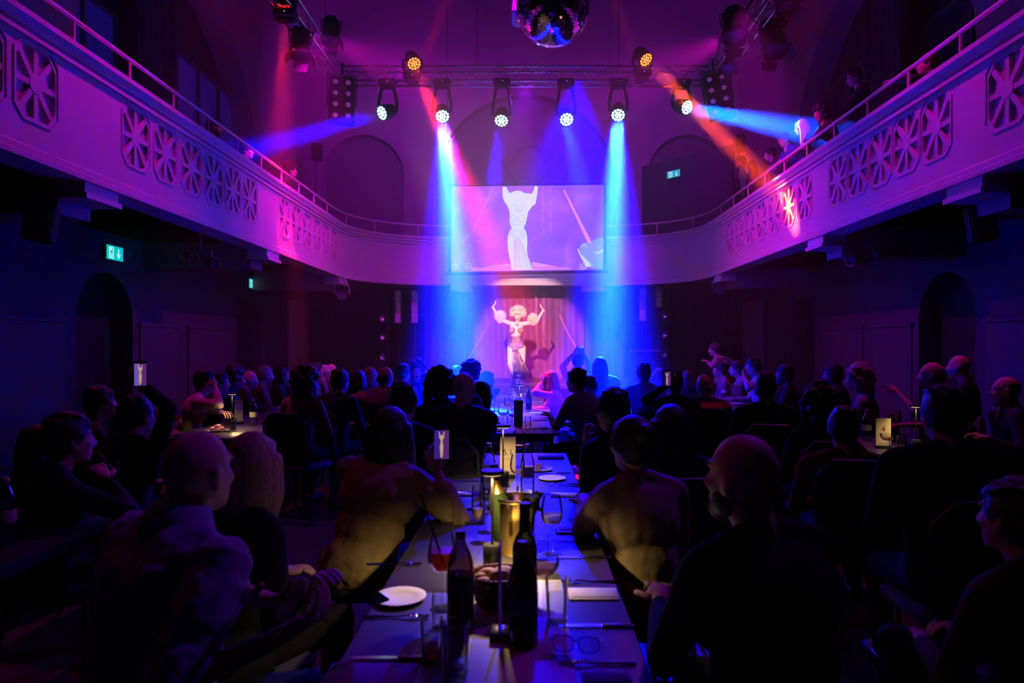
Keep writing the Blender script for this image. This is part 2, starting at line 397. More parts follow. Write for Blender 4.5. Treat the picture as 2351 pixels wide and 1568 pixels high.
# cross beams with moulded ends showing under the front
g = G(); gb = G()
for sx, ys in ((-1, (6.62, 11.1, 15.3)), (1, (6.4, 9.68, 14.6))):
    for y in ys:
        lo, hi = (sx*4.18, sx*4.5); g.box((min(lo, hi), y-.26, ZB-.12), (max(lo, hi), y+.26, ZB+.02)); lo, hi = (sx*4.15, sx*4.5); g.box((min(lo, hi), y-.28, ZB-.16), (max(lo, hi), y+.28, ZB-.11))
        lo, hi = (sx*4.45, sx*WX); gb.box((min(lo, hi), y-.24, ZB-.3), (max(lo, hi), y+.24, ZB+.13))
for xa, xb in ((-1.9, -1.42), (1.46, 2.0)):
    g.box((xa, 17.03, ZB-.10), (xb, 17.5, ZB+.17)); g.box((xa-.02, 17.0, ZB-.14), (xb+.02, 17.5, ZB-.09)); gb.box((xa, 17.5, ZB-.2), (xb, BACK, ZB+.13))
cor = S(mk('trim_corbel', g, plaster), 'moulded corbel ends under the balcony front')
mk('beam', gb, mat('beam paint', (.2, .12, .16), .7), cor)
def grille(sx, y, gl=[None]):
    if gl[0] is None:
        g = G(); f = lambda u, v_, d: (d, u, v_)
        g.lathe([(0, 0), (.075, 0), (.085, .012), (.075, .034), (0, .034)], (0.0, 0, 0), 16, Matrix.Rotation(PI/2, 3, 'Y'))
        for i in range(8):
            a = PI/8+PI/4*i if False else PI/4*i
            dx, dz = math.cos(a), math.sin(a); L = min(GW/abs(dx) if abs(dx) > 1e-3 else 9, GHh/abs(dz) if abs(dz) > 1e-3 else 9)
            if i % 2: L = math.hypot(GW-.045, GHh-.06); dx, dz = (GW-.045)/L*(1 if dx > 0 else -1), (GHh-.06)/L*(1 if dz > 0 else -1)
            px, pz = -dz*.026, dx*.026
            g.prism([(px+dx*.05, pz+dz*.05), (-px+dx*.05, -pz+dz*.05), (-px+dx*L, -pz+dz*L), (px+dx*L, pz+dz*L)], .004, .035, f)
        # incised outline on the face round the panel
        W2, H2, c = GW+.03, GHh+.035, .10
        oc = [(-W2+c, -H2), (W2-c, -H2), (W2, -H2+c), (W2, H2-c), (W2-c, H2), (-W2+c, H2), (-W2, H2-c), (-W2, -H2+c)]
        for (a, b), (a2, b2) in zip(oc, oc[1:]+oc[:1]): g.tube([(-.002, a, b), (-.002, a2, b2)], .008, 5)
        gl[0] = _mesh('grille', g, plaster)
    o = bpy.data.objects.new('grille', gl[0]); COL.objects.link(o); o.parent = balcony
    o.location = (sx*4.2, y, GZ); o.rotation_euler = (0, 0, 0 if sx > 0 else PI)
for y in GR_L: grille(-1, y)
for y in GR_R: grille(1, y)
# railing
ZR = 4.655
rail = emp('balcony_railing', (0, 17.2, ZT), 'pale painted tubular handrail on short posts along the whole balcony front', 'railing')
RP = bpath(.08)
mk('handrail', G().tube([(x, y, ZR) for x, y in RP], .024, 10), railm, rail, world=True)
def post(x, y): mk('post', G().tube([(x, y, ZT-.005), (x, y, ZR)], .016, 8).lathe([(0, 0), (.035, 0), (.035, .012), (0, .012)], (x, y, ZT-.002), 10), railm, rail, world=True)
for sx in (-1, 1):
    y = 4.55+ (0 if sx < 0 else .25)
    while y < 15: post(sx*4.28, y); y += .9
for x, y in RP[i0+3:i1-2:4]: post(x, y)
# ------------------------------------------------------------------ truss
def truss(name, a, b, lab, n):
    a = Vector(a); b = Vector(b); r = emp(name, (a+b)/2, lab, 'truss', 'lighting trusses under the vault')
    d = (b-a); L = d.length; t = d/L; s_ = Vector((t.y, -t.x, 0))*.145; u = Vector((0, 0, .145)); g = G()
    for i, j in ((1, 1), (1, -1), (-1, 1), (-1, -1)): g.tube([a+s_*i+u*j, b+s_*i+u*j], .025, 10)
    mk('chord', g, alu, r, world=True)
    g = G()
    for k in range(n):
        p = a+t*L*k/n; q = a+t*L*(k+1)/n; f = 1 if k % 2 else -1
        for j in (1, -1): g.tube([p+s_*f*j/abs(j)*1+u*j, q-s_*f*1*j+u*j], .011, 6)
        for i in (1, -1): g.tube([p+s_*i+u*f, q+s_*i-u*f], .011, 6)
    mk('lattice', g, alu, r, world=True)
    g = G()
    for e in (0.0, 1.0):
        p = a+t*L*e
        for i, j in ((1, 1), (1, -1), (-1, 1), (-1, -1)): g.tube([p+s_*i+u*j-t*.05, p+s_*i+u*j+t*.05], .034, 10)
    mk('coupler', g, alu, r, world=True)
    return r
TZ = 7.08; TX = 3.85
truss('lighting_truss', (-TX+.2, TRY+.1, TZ), (TX-.2, TRY+.1, TZ), 'long horizontal aluminium truss across the hall carrying the blue lamps', 26)
truss('lighting_truss', (-TX, TRY-.1, TZ), (-TX, 3.5, TZ), 'aluminium side truss running towards us on the left with a red lamp', 32)
truss('lighting_truss', (TX, TRY-.1, TZ), (TX, 3.5, TZ), 'aluminium side truss running towards us on the right with black spotlights', 32)
g = G()
for sx, l_ in ((-1, 'left'), (1, 'right')):
    g = G(); c = Vector((sx*TX, TRY+.1, TZ))
    for i in (-1, 1):
        for j in (-1, 1):
            g.tube([c+Vector((i*.17, j*.17, -.17)), c+Vector((i*.17, j*.17, .17))], .02, 8)
            g.tube([c+Vector((i*.17, -.17, j*.17)), c+Vector((i*.17, .17, j*.17))], .02, 8); g.tube([c+Vector((-.17, i*.17, j*.17)), c+Vector((.17, i*.17, j*.17))], .02, 8)
    T(mk('truss_corner', g, alu), 'cube corner block joining the trusses at the %s' % l_, 'truss corner')
for i, (x, y, l_) in enumerate(((-3.85, 12.9, 'left truss corner'), (3.85, 12.9, 'right truss corner'), (-1.0, 13.7, 'front truss, left of the mirror ball'), (1.9, 13.7, 'front truss, right of the mirror ball'))):
    ztop = WALLH+3.2*math.sqrt(max(0, 1-(x/WX)**2))
    o = mk('suspension_cable', G().tube([(x, y, TZ+.14), (x, y, ztop+.05)], .006, 6), black)
    T(o, 'thin steel wire holding the %s to the vault' % l_, 'cable')
# ------------------------------------------------------------------ moving heads
lensb = mat('blue led lens', (.1, .3, .5), .2, emit=(.03, .42, 1.0), es=1.5)
lensr = mat('red led lens', (.5, .1, .05), .2, emit=(1.0, .22, .02), es=4.0)
lensw = mat('white hot led lens', (.5, .5, .5), .2, emit=(.45, .95, 1.0), es=6.0)
def moving_head(p, tg, lens, hang, lab, grp):
    """p: centre of the lens; hang -1 below the truss, +1 standing above it"""
    p = Vector(p); v = (Vector(tg)-p).normalized(); hub = p-v*.17
    base = Vector((hub.x, hub.y, hub.z-hang*(-.30) if hang < 0 else hub.z-.30))
    if hang < 0: base = Vector((hub.x, hub.y, TZ-.30)); 
    r = emp('moving_head_lamp', base, lab, 'stage light', grp)
    q = v.to_track_quat('Z', 'Y').to_matrix(); g = G()
    g.lathe([(0, -.20), (.09, -.19), (.13, -.10), (.145, 0), (.15, .14), (.157, .17), (.145, .17), (.14, .155), (0, .155)], hub, 24, q)
    hd = mk('lamp_head', g, black, r, world=True)
    g = G()
    for ring, k in ((0, 1), (.055, 6), (.11, 12)):
        for i in range(k):
            a = 2*PI*i/k; c = hub+q @ Vector((ring*math.cos(a), ring*math.sin(a), .158)); g.lathe([(0, 0), (.023, 0), (.021, .006), (0, .008)], c, 10, q)
    mk('lens', g, lens, hd, world=True)
    side = Vector((1, 0, 0)); g = G(); up = 1 if hang < 0 else -1
    for s_ in (-1, 1): g.tube([hub+side*.175*s_, hub+side*.185*s_+Vector((0, 0, up*.16)), Vector((hub.x+.12*s_, base.y, base.z-up*.04))], [.03, .034, .03], 8)
    g.bbox((base.x, base.y, base.z-up*.04), (.30, .12, .05), .015); mk('yoke', g, black, r, world=True)
    g = G(); g.bbox((base.x, base.y, base.z+up*.05), (.34, .24, .13), .02)
    if hang < 0: g.tube([(base.x, base.y+.1, base.z+.1), (base.x, base.y+.26, TZ-.145)], .025, 8)
    else: g.box((base.x-.1, base.y-.1, base.z-.14), (base.x+.1, base.y+.3, base.z-.1))
    b = mk('base', g, black, r, world=True)
    mk('status_light', G().ell((base.x+.02, base.y-.125, base.z+up*.05), (.006, .004, .006), 6), mat('status dot', (.5, .5, .5), emit=(1, 1, 1), es=2), b, world=True)
labs = ['blue moving head lamp at the left end, beaming sideways to the left balcony', 'blinding white-blue moving head lamp, first of the two brightest, left of the screen', 'dim blue moving head lamp above the left half of the screen',
        'blue moving head lamp above the right half of the screen', 'blinding cyan moving head lamp above the right edge of the screen', 'blue moving head lamp at the right end, beaming sideways at the balcony guests',
        'orange-red lamp standing on the truss left of the mirror ball', 'orange-red lamp standing on the truss right of the mirror ball']
for (px, py, tg, c, wt, dg, k, hg), lab in zip(HEADS, labs):
    moving_head(at(px, py, TRY-.30), tg, lensr if k == 'red' else (lensw if wt > 20000 else lensb), hg, lab, 'moving head lamps on the front truss')
moving_head(at(655, 15, 10.7), (-4.35, 11.7, 3.3), mat('deep red led lens', (.5, .02, .02), .2, emit=(1, .01, .01), es=5), -1, 'red lamp glowing on the left side truss near the top of the view', 'moving head lamps on the side trusses')
# par / profile spotlights hanging from the side trusses
def profile_spot(c, tg, sc, lab, body=.16):
    c = Vector(c); r = emp('hanging_spotlight', (c.x, c.y, c.z+.3*sc), lab, 'spotlight', 'black spotlights on the side trusses'); v = (Vector(tg)-c).normalized(); q = v.to_track_quat('Z', 'Y').to_matrix()
    g = G(); b = body*sc
    g.lathe([(0, -.32*sc), (b*.8, -.3*sc), (b, -.22*sc), (b, .12*sc), (b*1.15, .2*sc), (b*1.15, .26*sc), (b*1.02, .26*sc), (b*.95, .16*sc), (0, .15*sc)], c, 20, q)
    h = mk('housing', g, black, r, world=True)
    g = G().lathe([(0, .17*sc), (b*.9, .165*sc), (b*.9, .155*sc), (0, .155*sc)], c, 20, q); mk('lens', g, mat('dead lens', (.12, .12, .2), .1, .3), h, world=True)
    g = G(); t = v.cross(Vector((0, 0, 1))).normalized()
    top = Vector((c.x, c.y, TZ-.16))
    for s_ in (-1, 1): g.tube([c+t*b*1.1*s_, c+t*b*1.2*s_+Vector((0, 0, .2*sc)), Vector((top.x, top.y, max(top.z-.03, c.z+.26*sc)))+t*.02*s_], .012, 6)
    g.tube([(top.x, top.y, c.z+.24*sc), (top.x, top.y, TZ+.0)], .018, 8); mk('bracket', g, black, r, world=True)
    g = G()
    for a in range(4): 
        e = q @ Vector((math.cos(PI/2*a), math.sin(PI/2*a), 0)); f_ = q @ Vector((-math.sin(PI/2*a), math.cos(PI/2*a), 0)); o_ = c+v*.26*sc+e*b*1.1
        g.add([o_+f_*b*.8, o_-f_*b*.8, o_-f_*b*.6+v*.12*sc+e*.06*sc, o_+f_*b*.6+v*.12*sc+e*.06*sc]+[x_+e*.004 for x_ in (o_+f_*b*.8, o_-f_*b*.8, o_-f_*b*.6+v*.12*sc+e*.06*sc, o_+f_*b*.6+v*.12*sc+e*.06*sc)], [(0,1,2,3),(7,6,5,4),(0,4,5,1),(1,5,6,2),(2,6,7,3),(3,7,4,0)])
    mk('barn_door', g, black, h, world=True)
profile_spot(at(690, 100, 11.3), (-3.4, 10.0, 3), 1.0, 'black spotlight under the left side truss, lit red from the lamp above')
profile_spot(at(760, 72, 12.4), (-3.2, 10.5, 3), .95, 'black spotlight hanging behind the left truss near the mirror-ball side')
profile_spot(at(1686, 60, 11.3), (3.2, 9.8, 3), 1.05, 'large black spotlight on the inner side of the right truss', .19)
profile_spot(at(1773, 90, 11.3), (4.4, 9.8, 3), 1.1, 'large black spotlight on the outer side of the right truss', .18)
profile_spot(at(1800, -8, 10.4), (4.4, 8.8, 3), 1.0, 'black spotlight cut by the top edge of the view on the right truss')
profile_spot(at(1672, 150, 12.9), (2.2, 8, 1), .7, 'small spotlight with bluish lens at the right truss corner')
# blinder panels at the truss corners
def blinder(c, rz, ry, lab):
    r = emp('blinder_panel', c, lab, 'stage light', 'blinder panels at the truss corners', rz); r.rotation_euler = (R(-8), ry, rz)
    h = mk('housing', G().bbox((0, 0, 0), (.5, .16, .98), .02), black, r)
    gl = G(); gr = G()
    for i in (-1, 1):
        for k in range(4):
            c_ = (i*.12, -.085, -.345+k*.23); gl.lathe([(0, 0), (.045, 0), (.05, .012), (.03, .022), (0, .026)], c_, 14, Matrix.Rotation(PI/2, 3, 'X')); gr.lathe([(.085, 0), (.095, 0), (.095, .014), (.085, .014)], c_, 18, Matrix.Rotation(PI/2, 3, 'X'), closed=True)
    mk('lamp_cell', gl, mat('blinder bulb', (.5, .4, .5), .3, emit=(.35, .05, .42), es=.35), h); mk('cell_ring', gr, black, h)
    mk('bracket', G().tube([(-.27, 0, -.1), (-.28, 0, .55), (.28, 0, .55), (.27, 0, -.1)], .014, 8).tube([(0, 0, .55), (0, 0, .8)], .02, 8), black, r)
blinder(at(785, 232, 13.1), R(14), 0, 'dark blinder panel of eight lamps hanging at the left truss corner')
blinder(at(1650, 222, 13.1), R(-14), R(-9), 'tilted dark blinder panel of eight lamps at the right truss corner')
# ------------------------------------------------------------------ mirror ball
mb = emp('mirror_ball', (.36, 8.9, 6.05), 'large mirror ball of small facets hanging at the top centre', 'mirror ball')
v = []; fs = []; Rb = .49; rows = 44
g = G()
random.seed(3)
for i in range(rows):
    t0 = PI*i/rows; t1 = PI*(i+1)/rows; tm = (t0+t1)/2; n = max(4, int(2*PI*math.sin(tm)/(PI/rows)))
    for j in range(n):
        a0 = 2*PI*j/n; a1 = 2*PI*(j+1)/n; am = (a0+a1)/2
        N = Vector((math.sin(tm)*math.cos(am), math.sin(tm)*math.sin(am), math.cos(tm))); N2 = (N+Vector((random.uniform(-1, 1), random.uniform(-1, 1), random.uniform(-1, 1)))*.012).normalized()
        E = Vector((-math.sin(am), math.cos(am), 0)); E = (E-N2*E.dot(N2)).normalized(); Fv = N2.cross(E); hw = math.sin(tm)*(a1-a0)/2*Rb*.94; hh = (t1-t0)/2*Rb*.94
        c = N*Rb; g.add([c-E*hw-Fv*hh, c+E*hw-Fv*hh, c+E*hw+Fv*hh, c-E*hw+Fv*hh], [(0, 1, 2, 3)])
random.seed(7)
core = mk('core', G().ell((0, 0, 0), (Rb*.992,)*3, 32), black, mb)
mk('mirror_facets', g, mat('mirror facet', (.9, .9, .9), .04, 1.0, var=.02), mb, smooth=False)
mk('suspension', G().lathe([(0, .49), (.06, .49), (.06, .56), (.012, .57), (.012, 5.9), (0, 5.9)], (0, 0, 0), 12), black, mb)
pb = mk('projector_housing', G().bbox((0, 0, 0), (.62, .5, .36), .03).tube([(0, 0, .18), (0, 0, 5.2)], .02, 8), whitep)
pb.location = (.10, 10.2, 6.55+.15); T(pb, 'pale projector box half hidden behind the mirror ball', 'projector')
mk('lens_barrel', G().lathe([(0, 0), (.06, 0), (.06, .08), (.045, .08), (.04, .03), (0, .03)], (.12, .25, -.02), 16, Matrix.Rotation(-PI/2, 3, 'X')), black, pb)
spot('projector_beam', (.22, 10.55, 6.6), (0.05, 16.0, 5.0), (.45, .35, 1.0), 260, 20, .8, .03)
# ------------------------------------------------------------------ stage
g = G(); g.box((-3.9, 13.7, .62), (3.9, 19.1, .70)); 
for i in range(8): g.box((-3.9+.975*i+.01, 13.72, .0), (-3.9+.975*(i+1)-.01, 13.76, .62))
st = T(mk('stage_platform', g, stagem), 'low dark stage platform in front of the purple cloth', 'stage')
mk('lit_floor_patch', G().add([(-.55, 14.6, .705), (.9, 14.6, .705), (1.3, 15.2, .705), (.25, 16.1, .705), (-1.2, 15.3, .705), (-.55, 14.6, .70), (.9, 14.6, .70), (1.3, 15.2, .70), (.25, 16.1, .70), (-1.2, 15.3, .70)],
   [(0,1,2,3,4),(9,8,7,6,5)]+[(i, (i+1) % 5, 5+(i+1) % 5, 5+i) for i in range(5)]), mat('painted lit floor', (.7, .7, .7), .4), st)['label'] = 'pale angular sheet painting the lit floor under the performer'  # white sheet stands in for the pool of light on the deck
c = mk('stage_backdrop', curtain_mesh((-1.62, 18.55), (1.62, 18.55), .7, 3.2, .05, .34), backdropm, fixn=False); T(c, 'purple glitter stage cloth hanging in folds behind the performer', 'curtain')
glit = mat('self-lit pink glitter', (.9, .25, .6), .25, .6, emit=(1, .05, .45), es=.16)  # faint emission paints in the sparkle of the strands
g = G(); random.seed(11)
for x in (.28, .47, .50):
    for i in range(240): z = 1.0+2.1*random.random(); xx = x+random.gauss(0, .022); g.bbox((xx, 18.44+random.random()*.02, z), (.007, .005, .010), .0015)
for i in range(90): g.bbox((random.uniform(-1.5, 1.5), 18.44, random.uniform(.9, 3.1)), (.009, .005, .009), .0015)
mk('glitter_strands', g, glit, c)
rope = mat('pink light rope', (.8, .2, .5), .5, emit=(1, .04, .35), es=.45)
T(mk('light_rope', G().tube([(-.98+.0, 18.46, 2.25), (-1.3, 18.46, 1.7), (-1.62, 18.46, 1.15)], .011, 6), rope), 'faint pink glowing rope on the left edge of the tied stage cloth', 'rope light', 'light ropes')
T(mk('light_rope', G().tube([(.93, 18.46, 2.45), (1.15, 18.46, 1.95), (1.44, 18.46, 1.45)], .016, 6), rope), 'pink glowing rope on the right edge of the tied stage cloth', 'rope light', 'light ropes')
for a, b, l_ in ((-2.75, -1.62, 'blue-lit side curtain left of the purple cloth'), (1.62, 2.75, 'blue-lit side curtain right of the purple cloth')):
    T(mk('side_curtain', curtain_mesh((a, 18.3), (b, 18.3), .7, 3.22, .07, .22), mat('grey stage curtain', (.16, .15, .2), .85, sheen=.3), fixn=False), l_, 'curtain', 'side curtains framing the stage cloth')
for a, b, l_ in ((-5.9, -2.75, 'long black curtain left of the stage behind the white speaker columns'), (2.75, 5.9, 'long black curtain right of the stage behind the white speaker columns')):
    T(mk('black_curtain', curtain_mesh((a, 18.95), (b, 18.95), .02, 3.22, .06, .3), curtainm, fixn=False), l_, 'curtain', 'black curtains at the rear wall')
T(mk('curtain_track', G().tube([(-5.9, 18.85, 3.21), (5.9, 18.85, 3.21)], .012, 6).tube([(-2.75, 18.35, 3.21), (2.75, 18.35, 3.21)], .012, 6), black), 'dark curtain tracks under the rear balcony', 'curtain track')
# ------------------------------------------------------------------ projection screen
SY = 16.65
def sm(cx, cy, d=0):      # picture coordinates of the projected image -> world
    p = at(1000+cx/5.598, 420+cy/5.598, SY); return (p.x, SY-d, p.z)
scr = emp('projection_screen', (0.06, SY, 3.42), 'large bright projection screen over the stage showing the performer enlarged', 'screen')
A, B, C_, D = sm(212, 48), sm(2155, 25), sm(2155, 1115), sm(212, 1142)
def frame_bar(p, q, w_, nm='frame', mm=None):
    p = Vector(p); q = Vector(q); mk(nm, G().tube([p, q], w_, 8), mm or black, scr, world=True)
g = G(); Z0, Z1 = D[2], A[2]; g.add([A, B, C_, D]+[(p[0], SY+.012, p[2]) for p in (A, B, C_, D)], [(3,2,1,0),(4,5,6,7)]+[(i, (i+1) % 4, 4+(i+1) % 4, 4+i) for i in range(4)])
m = mat('projected violet stage picture', (.12, .12, .12), .8); nt = m.node_tree; b_ = nt.nodes['Principled BSDF']
tc = nt.nodes.new('ShaderNodeTexCoord'); no = nt.nodes.new('ShaderNodeTexNoise'); no.inputs['Scale'].default_value = 1.6; no.inputs['Detail'].default_value = 5; no.inputs['Distortion'].default_value = 1.2
cr = nt.nodes.new('ShaderNodeValToRGB'); e = cr.color_ramp.elements; e[0].position = .3; e[0].color = (.20, .10, 1, 1); e[1].position = .72; e[1].color = (.46, .17, 1, 1)
x_ = e.new if False else cr.color_ramp.elements.new(.5); x_.color = (.27, .11, 1, 1)
nt.links.new(tc.outputs['Object'], no.inputs['Vector']); nt.links.new(no.outputs['Fac'], cr.inputs[0]); nt.links.new(cr.outputs[0], b_.inputs['Emission Color']); b_.inputs['Emission Strength'].default_value = 1.1
pic = mk('picture_surface', g, m, scr, world=True, smooth=False)
frame_bar((A[0]-.06, SY+.02, A[2]+.0), (D[0]-.06, SY+.02, D[2]-.05), .03); frame_bar((B[0]+.05, SY+.02, B[2]), (C_[0]+.05, SY+.02, C_[2]-.05), .03)
frame_bar((A[0]-.12, SY+.02, A[2]+.045), (B[0]+.1, SY+.02, B[2]+.03), .03)
frame_bar((D[0]-.14, SY+.0, D[2]-.05), (C_[0]+.12, SY+.0, C_[2]-.04), .035, 'bottom_bar')
for x in (-1.95, 2.1): frame_bar((x, SY+.02, 5.58), (x, SY+.02, 11.6), .008, 'suspension_cord')
mint = mat('projected pale figure', (.12, .12, .12), .7, emit=(.66, .90, .86), es=1.15); line = mat('projected dark line', (.08, .08, .08), .7, emit=(.34, .42, .72), es=.9)
pink = mat('projected pink light', (.4, .3, .4), .7, emit=(1, .45, .85), es=.85); cyn = mat('projected cyan glow', (.3, .4, .4), .7, emit=(.16, .48, 1), es=.9); fold = mat('projected fold line', (.4, .3, .4), .7, emit=(.62, .42, .85), es=.9)
def flat(nm, polys, mm, d):
    g = G()
    for P_ in polys: g.prism(P_, 0, .0015, lambda u, v_, dd: sm(u, v_, d-dd))
    return mk(nm, g, mm, pic, world=True, smooth=False)
body = [(862,50),(905,50),(925,90),(950,130),(985,120),(1010,105),(1070,98),(1110,110),(1135,130),(1190,135),(1235,140),(1265,90),(1272,42),(1315,42),(1305,150),(1285,270),(1240,300),(1215,340),(1190,370),(1175,450),(1160,520),(1130,580),(1150,600),(1175,665),(1180,760),(1175,860),(1185,940),(1215,1010),(1250,1112),(980,1120),(965,1020),(935,880),(925,760),(930,670),(955,610),(980,575),(960,540),(950,470),(955,400),(945,340),(920,290),(885,240),(862,180)]
flat('projected_figure', [body], mint, .004)
def stroke(a, b, w_=5):
    w_ = w_*1.05 if w_ > 1 else w_
    a = Vector(a); b = Vector(b); n_ = (b-a).yx.normalized()*w_/2; n_ = Vector((n_.x, -n_.y)); return [tuple(a+n_), tuple(b+n_), tuple(b-n_), tuple(a-n_)]
L_ = [stroke((1040,290),(1072,292),5), stroke((1095,290),(1120,290),5), stroke((1065,345),(1080,340),4), stroke((1080,340),(1096,346),4), stroke((1068,352),(1092,352),4), stroke((1010,250),(1022,300)), stroke((1022,300),(1045,360)), stroke((1045,360),(1085,378)), stroke((1085,378),(1120,350)), stroke((1120,350),(1142,262)), stroke((1030,232),(1060,222)), stroke((1100,222),(1130,240)), stroke((1084,300),(1080,322),3)]
for cx_ in (1000, 1112):
    pts = [(cx_+42*math.cos(R(a)), 460+45*math.sin(R(a))) for a in range(0, 360, 30)]; L_ += [stroke(p, q, 4) for p, q in zip(pts, pts[1:]+pts[:1])]
L_ += [stroke((975, 540), (1050, 530), 4), stroke((1050, 530), (1150, 540), 4), stroke((930, 660), (1050, 705), 4), stroke((1050, 705), (1175, 665), 4)]
for k in range(6): L_ += [stroke((935+k*10, 655-k*18), (1010+k*6, 670-k*10), 3), stroke((1172-k*9, 655-k*18), (1095-k*6, 670-k*10), 3)]
flat('projected_face_lines', L_, line, .007)
flat('projected_dress_folds', [stroke((1010+14*k, 720), (1000+48*k, 1108), 5+k % 3*3) for k in range(6)]+[stroke((1150, 880), (1225, 1090), 8), stroke((1020, 740), (1015, 1110), 10)], fold, .006)
flat('projected_light_ropes', [stroke((745, 55), (485, 600), 7), stroke((485, 600), (330, 800), 4), [(1640, 90), (1656, 88), (2010, 770), (1960, 775)]], pink, .004)
g_ = []
random.seed(5)
for x in (1375, 1475):
    for i in range(110): yy = 50+random.random()*620; xx = x+random.gauss(0, 9); g_.append([(xx, yy), (xx+5, yy), (xx+5, yy+5), (xx, yy+5)])
for i in range(60): xx = random.uniform(400, 1900); yy = random.uniform(60, 950); g_.append([(xx, yy), (xx+7, yy), (xx+7, yy+7), (xx, yy+7)])
flat('projected_glitter', g_, pink, .0035)
flat('projected_stage_floor', [[(620, 1078), (960, 1040), (965, 1076)], [(1240, 1015), (1580, 1078), (1245, 1080)]], pink, .0035)
flat('projected_floor_band', [[(480, 1085), (1700, 1085), (1760, 1116), (440, 1134)]], mat('projected pink floor', (.4, .3, .4), .7, emit=(.85, .32, .85), es=.8), .003)
flat('projected_guest', [[(1850, 820), (1900, 770), (1990, 760), (2060, 720), (2150, 700), (2150, 1110), (2020, 1090), (1900, 1000)]], cyn, .003)
flat('projected_arm', [[(1822, 850), (1840, 845), (1870, 920), (1975, 1020), (2015, 1075), (1940, 1080), (1870, 960)], [(2010, 870), (2060, 890), (2110, 880), (2152, 850), (2152, 875), (2110, 905), (2060, 910)]]+[stroke((1880+0, 830), (1885, 800), 12), stroke((1885, 800), (1915, 793), 12), stroke((1915, 793), (1945, 830), 12)], mint, .0045)
dots = []
for cx_, cy_ in ((255, 1082), (423, 1068), (1895, 1075)):
    for a in range(0, 360, 45):
        x0, y0 = cx_+36*math.cos(R(a)), cy_+36*math.sin(R(a)); dots.append([(x0+9*math.cos(R(t)), y0+9*math.sin(R(t))) for t in range(0, 360, 60)])
    dots.append([(cx_+9*math.cos(R(t)), cy_+9*math.sin(R(t))) for t in range(0, 360, 60)])
flat('projected_table_lights', dots, mint, .0055)
# ------------------------------------------------------------------ exit signs
ex_g = mat('exit sign green', (.05, .5, .4), .4, emit=(.0, .55, .50), es=1.0); ex_w = mat('exit sign white', (.8, .8, .8), .4, emit=(.55, 1, 1), es=1.1)
def exit_sign(loc, rz, lab, w_=.40, h=.21):
    """faces local -y"""
    r = emp('exit_sign', loc, lab, 'exit sign', 'running man exit signs', rz); f = lambda u, v_, d: (u, -.035-d, v_)
    hs = mk('housing', G().bbox((0, -.015, 0), (w_+.02, .04, h+.02), .005), blackp, r)
    mk('lit_panel', G().box((-w_/2, -.037, -h/2), (w_/2, -.033, h/2)), ex_g, hs)
    g = G(); s = h/2*.8; x = -w_*.22
    g.prism([(x-.055, -s), (x+.055, -s), (x+.055, s), (x-.055, s)], .002, .004, f); p1 = mk('door_symbol', g, ex_w, hs)
    g = G(); s2 = h
    for P_ in ([(x+.0, .055), (x+.02, .075), (x+.04, .055), (x+.02, .036)], [(x-.025, .03), (x+.02, .035), (x+.018, -.01), (x-.012, -.02)],
               stroke((x-.02, .03), (x-.045, 0), .013), stroke((x+.018, .028), (x+.045, .004), .013), stroke((x+.01, -.01), (x+.03, -.04), .016), stroke((x+.03, -.04), (x+.012, -.075), .014), stroke((x-.008, -.015), (x-.02, -.05), .016), stroke((x-.02, -.05), (x-.05, -.06), .014)):
        g.prism(P_, .004, .006, f)
    mk('running_man', g, ex_g, hs)
    g = G(); x = w_*.22; g.prism([(x-.010, .065), (x+.010, .065), (x+.010, -.03), (x-.010, -.03)], .002, .005, f); g.prism([(x, -.078), (x+.042, -.02), (x+.042, .002), (x, -.05), (x-.042, .002), (x-.042, -.02)], .002, .005, f)
    mk('arrow', g, ex_w, hs)
exit_sign((-WX+.04, 10.0, 2.95), PI/2, 'glowing green exit sign above the near left doorway'); exit_sign((-WX+.04, 15.05, 2.97), PI/2, 'small glowing green exit sign above the far left doorway')
p = at(1557, 404, 18.55); exit_sign((p.x-.15, 18.36, p.z), R(-48), 'glowing green exit sign on the dark booth wall right of the screen', .42, .19)
# ------------------------------------------------------------------ speaker columns, stands
def column_speaker(px, y0, y1, Y, segs, lab):
    p = at(px, y1, Y); t = at(px, y0, Y); H = t.z-p.z; r = emp('column_speaker', (p.x, Y, 0 if abs(p.x) > 3.9 else .7), lab, 'loudspeaker', 'white column speakers beside the stage'); z0 = r.location.z
    for k in range(segs):
        h = H/segs; c = (p.x, Y, p.z+h*(k+.5)); b = mk('cabinet', G().bbox(c, (.15, .16, h-.012), .008), whitep, r, world=True)
        mk('grille_screw', G().ell((c[0]+.05, Y-.082, c[2]+h/2-.04), (.007, .004, .007), 6), black, b, world=True)
    mk('pole', G().tube([(p.x, Y+.05, z0+.02), (p.x, Y+.05, t.z-.1)], .02, 8).tube([(p.x, Y+.05, p.z+.03), (p.x, Y-.02, p.z+.03)], .012, 6).tube([(p.x, Y+.09, p.z+.3), (p.x, Y-.02, p.z+.3)], .012, 6), black, r, world=True)
    for a in (90, 210, 330): mk('leg', G().tube([(p.x, Y+.05, z0+.35), (p.x+.32*math.cos(R(a)), Y+.05+.32*math.sin(R(a)), z0+.012)], .012, 6), black, r, world=True)
column_speaker(914, 667, 742, 17.75, 3, 'white three-box speaker column, outer one left of the stage'); column_speaker(952, 667, 742, 17.6, 3, 'white three-box speaker column nearest the stage on the left')
column_speaker(1475, 660, 738, 17.6, 3, 'white three-box speaker column nearest the stage on the right'); column_speaker(1513, 658, 706, 17.75, 2, 'short white speaker column, outer one right of the stage')
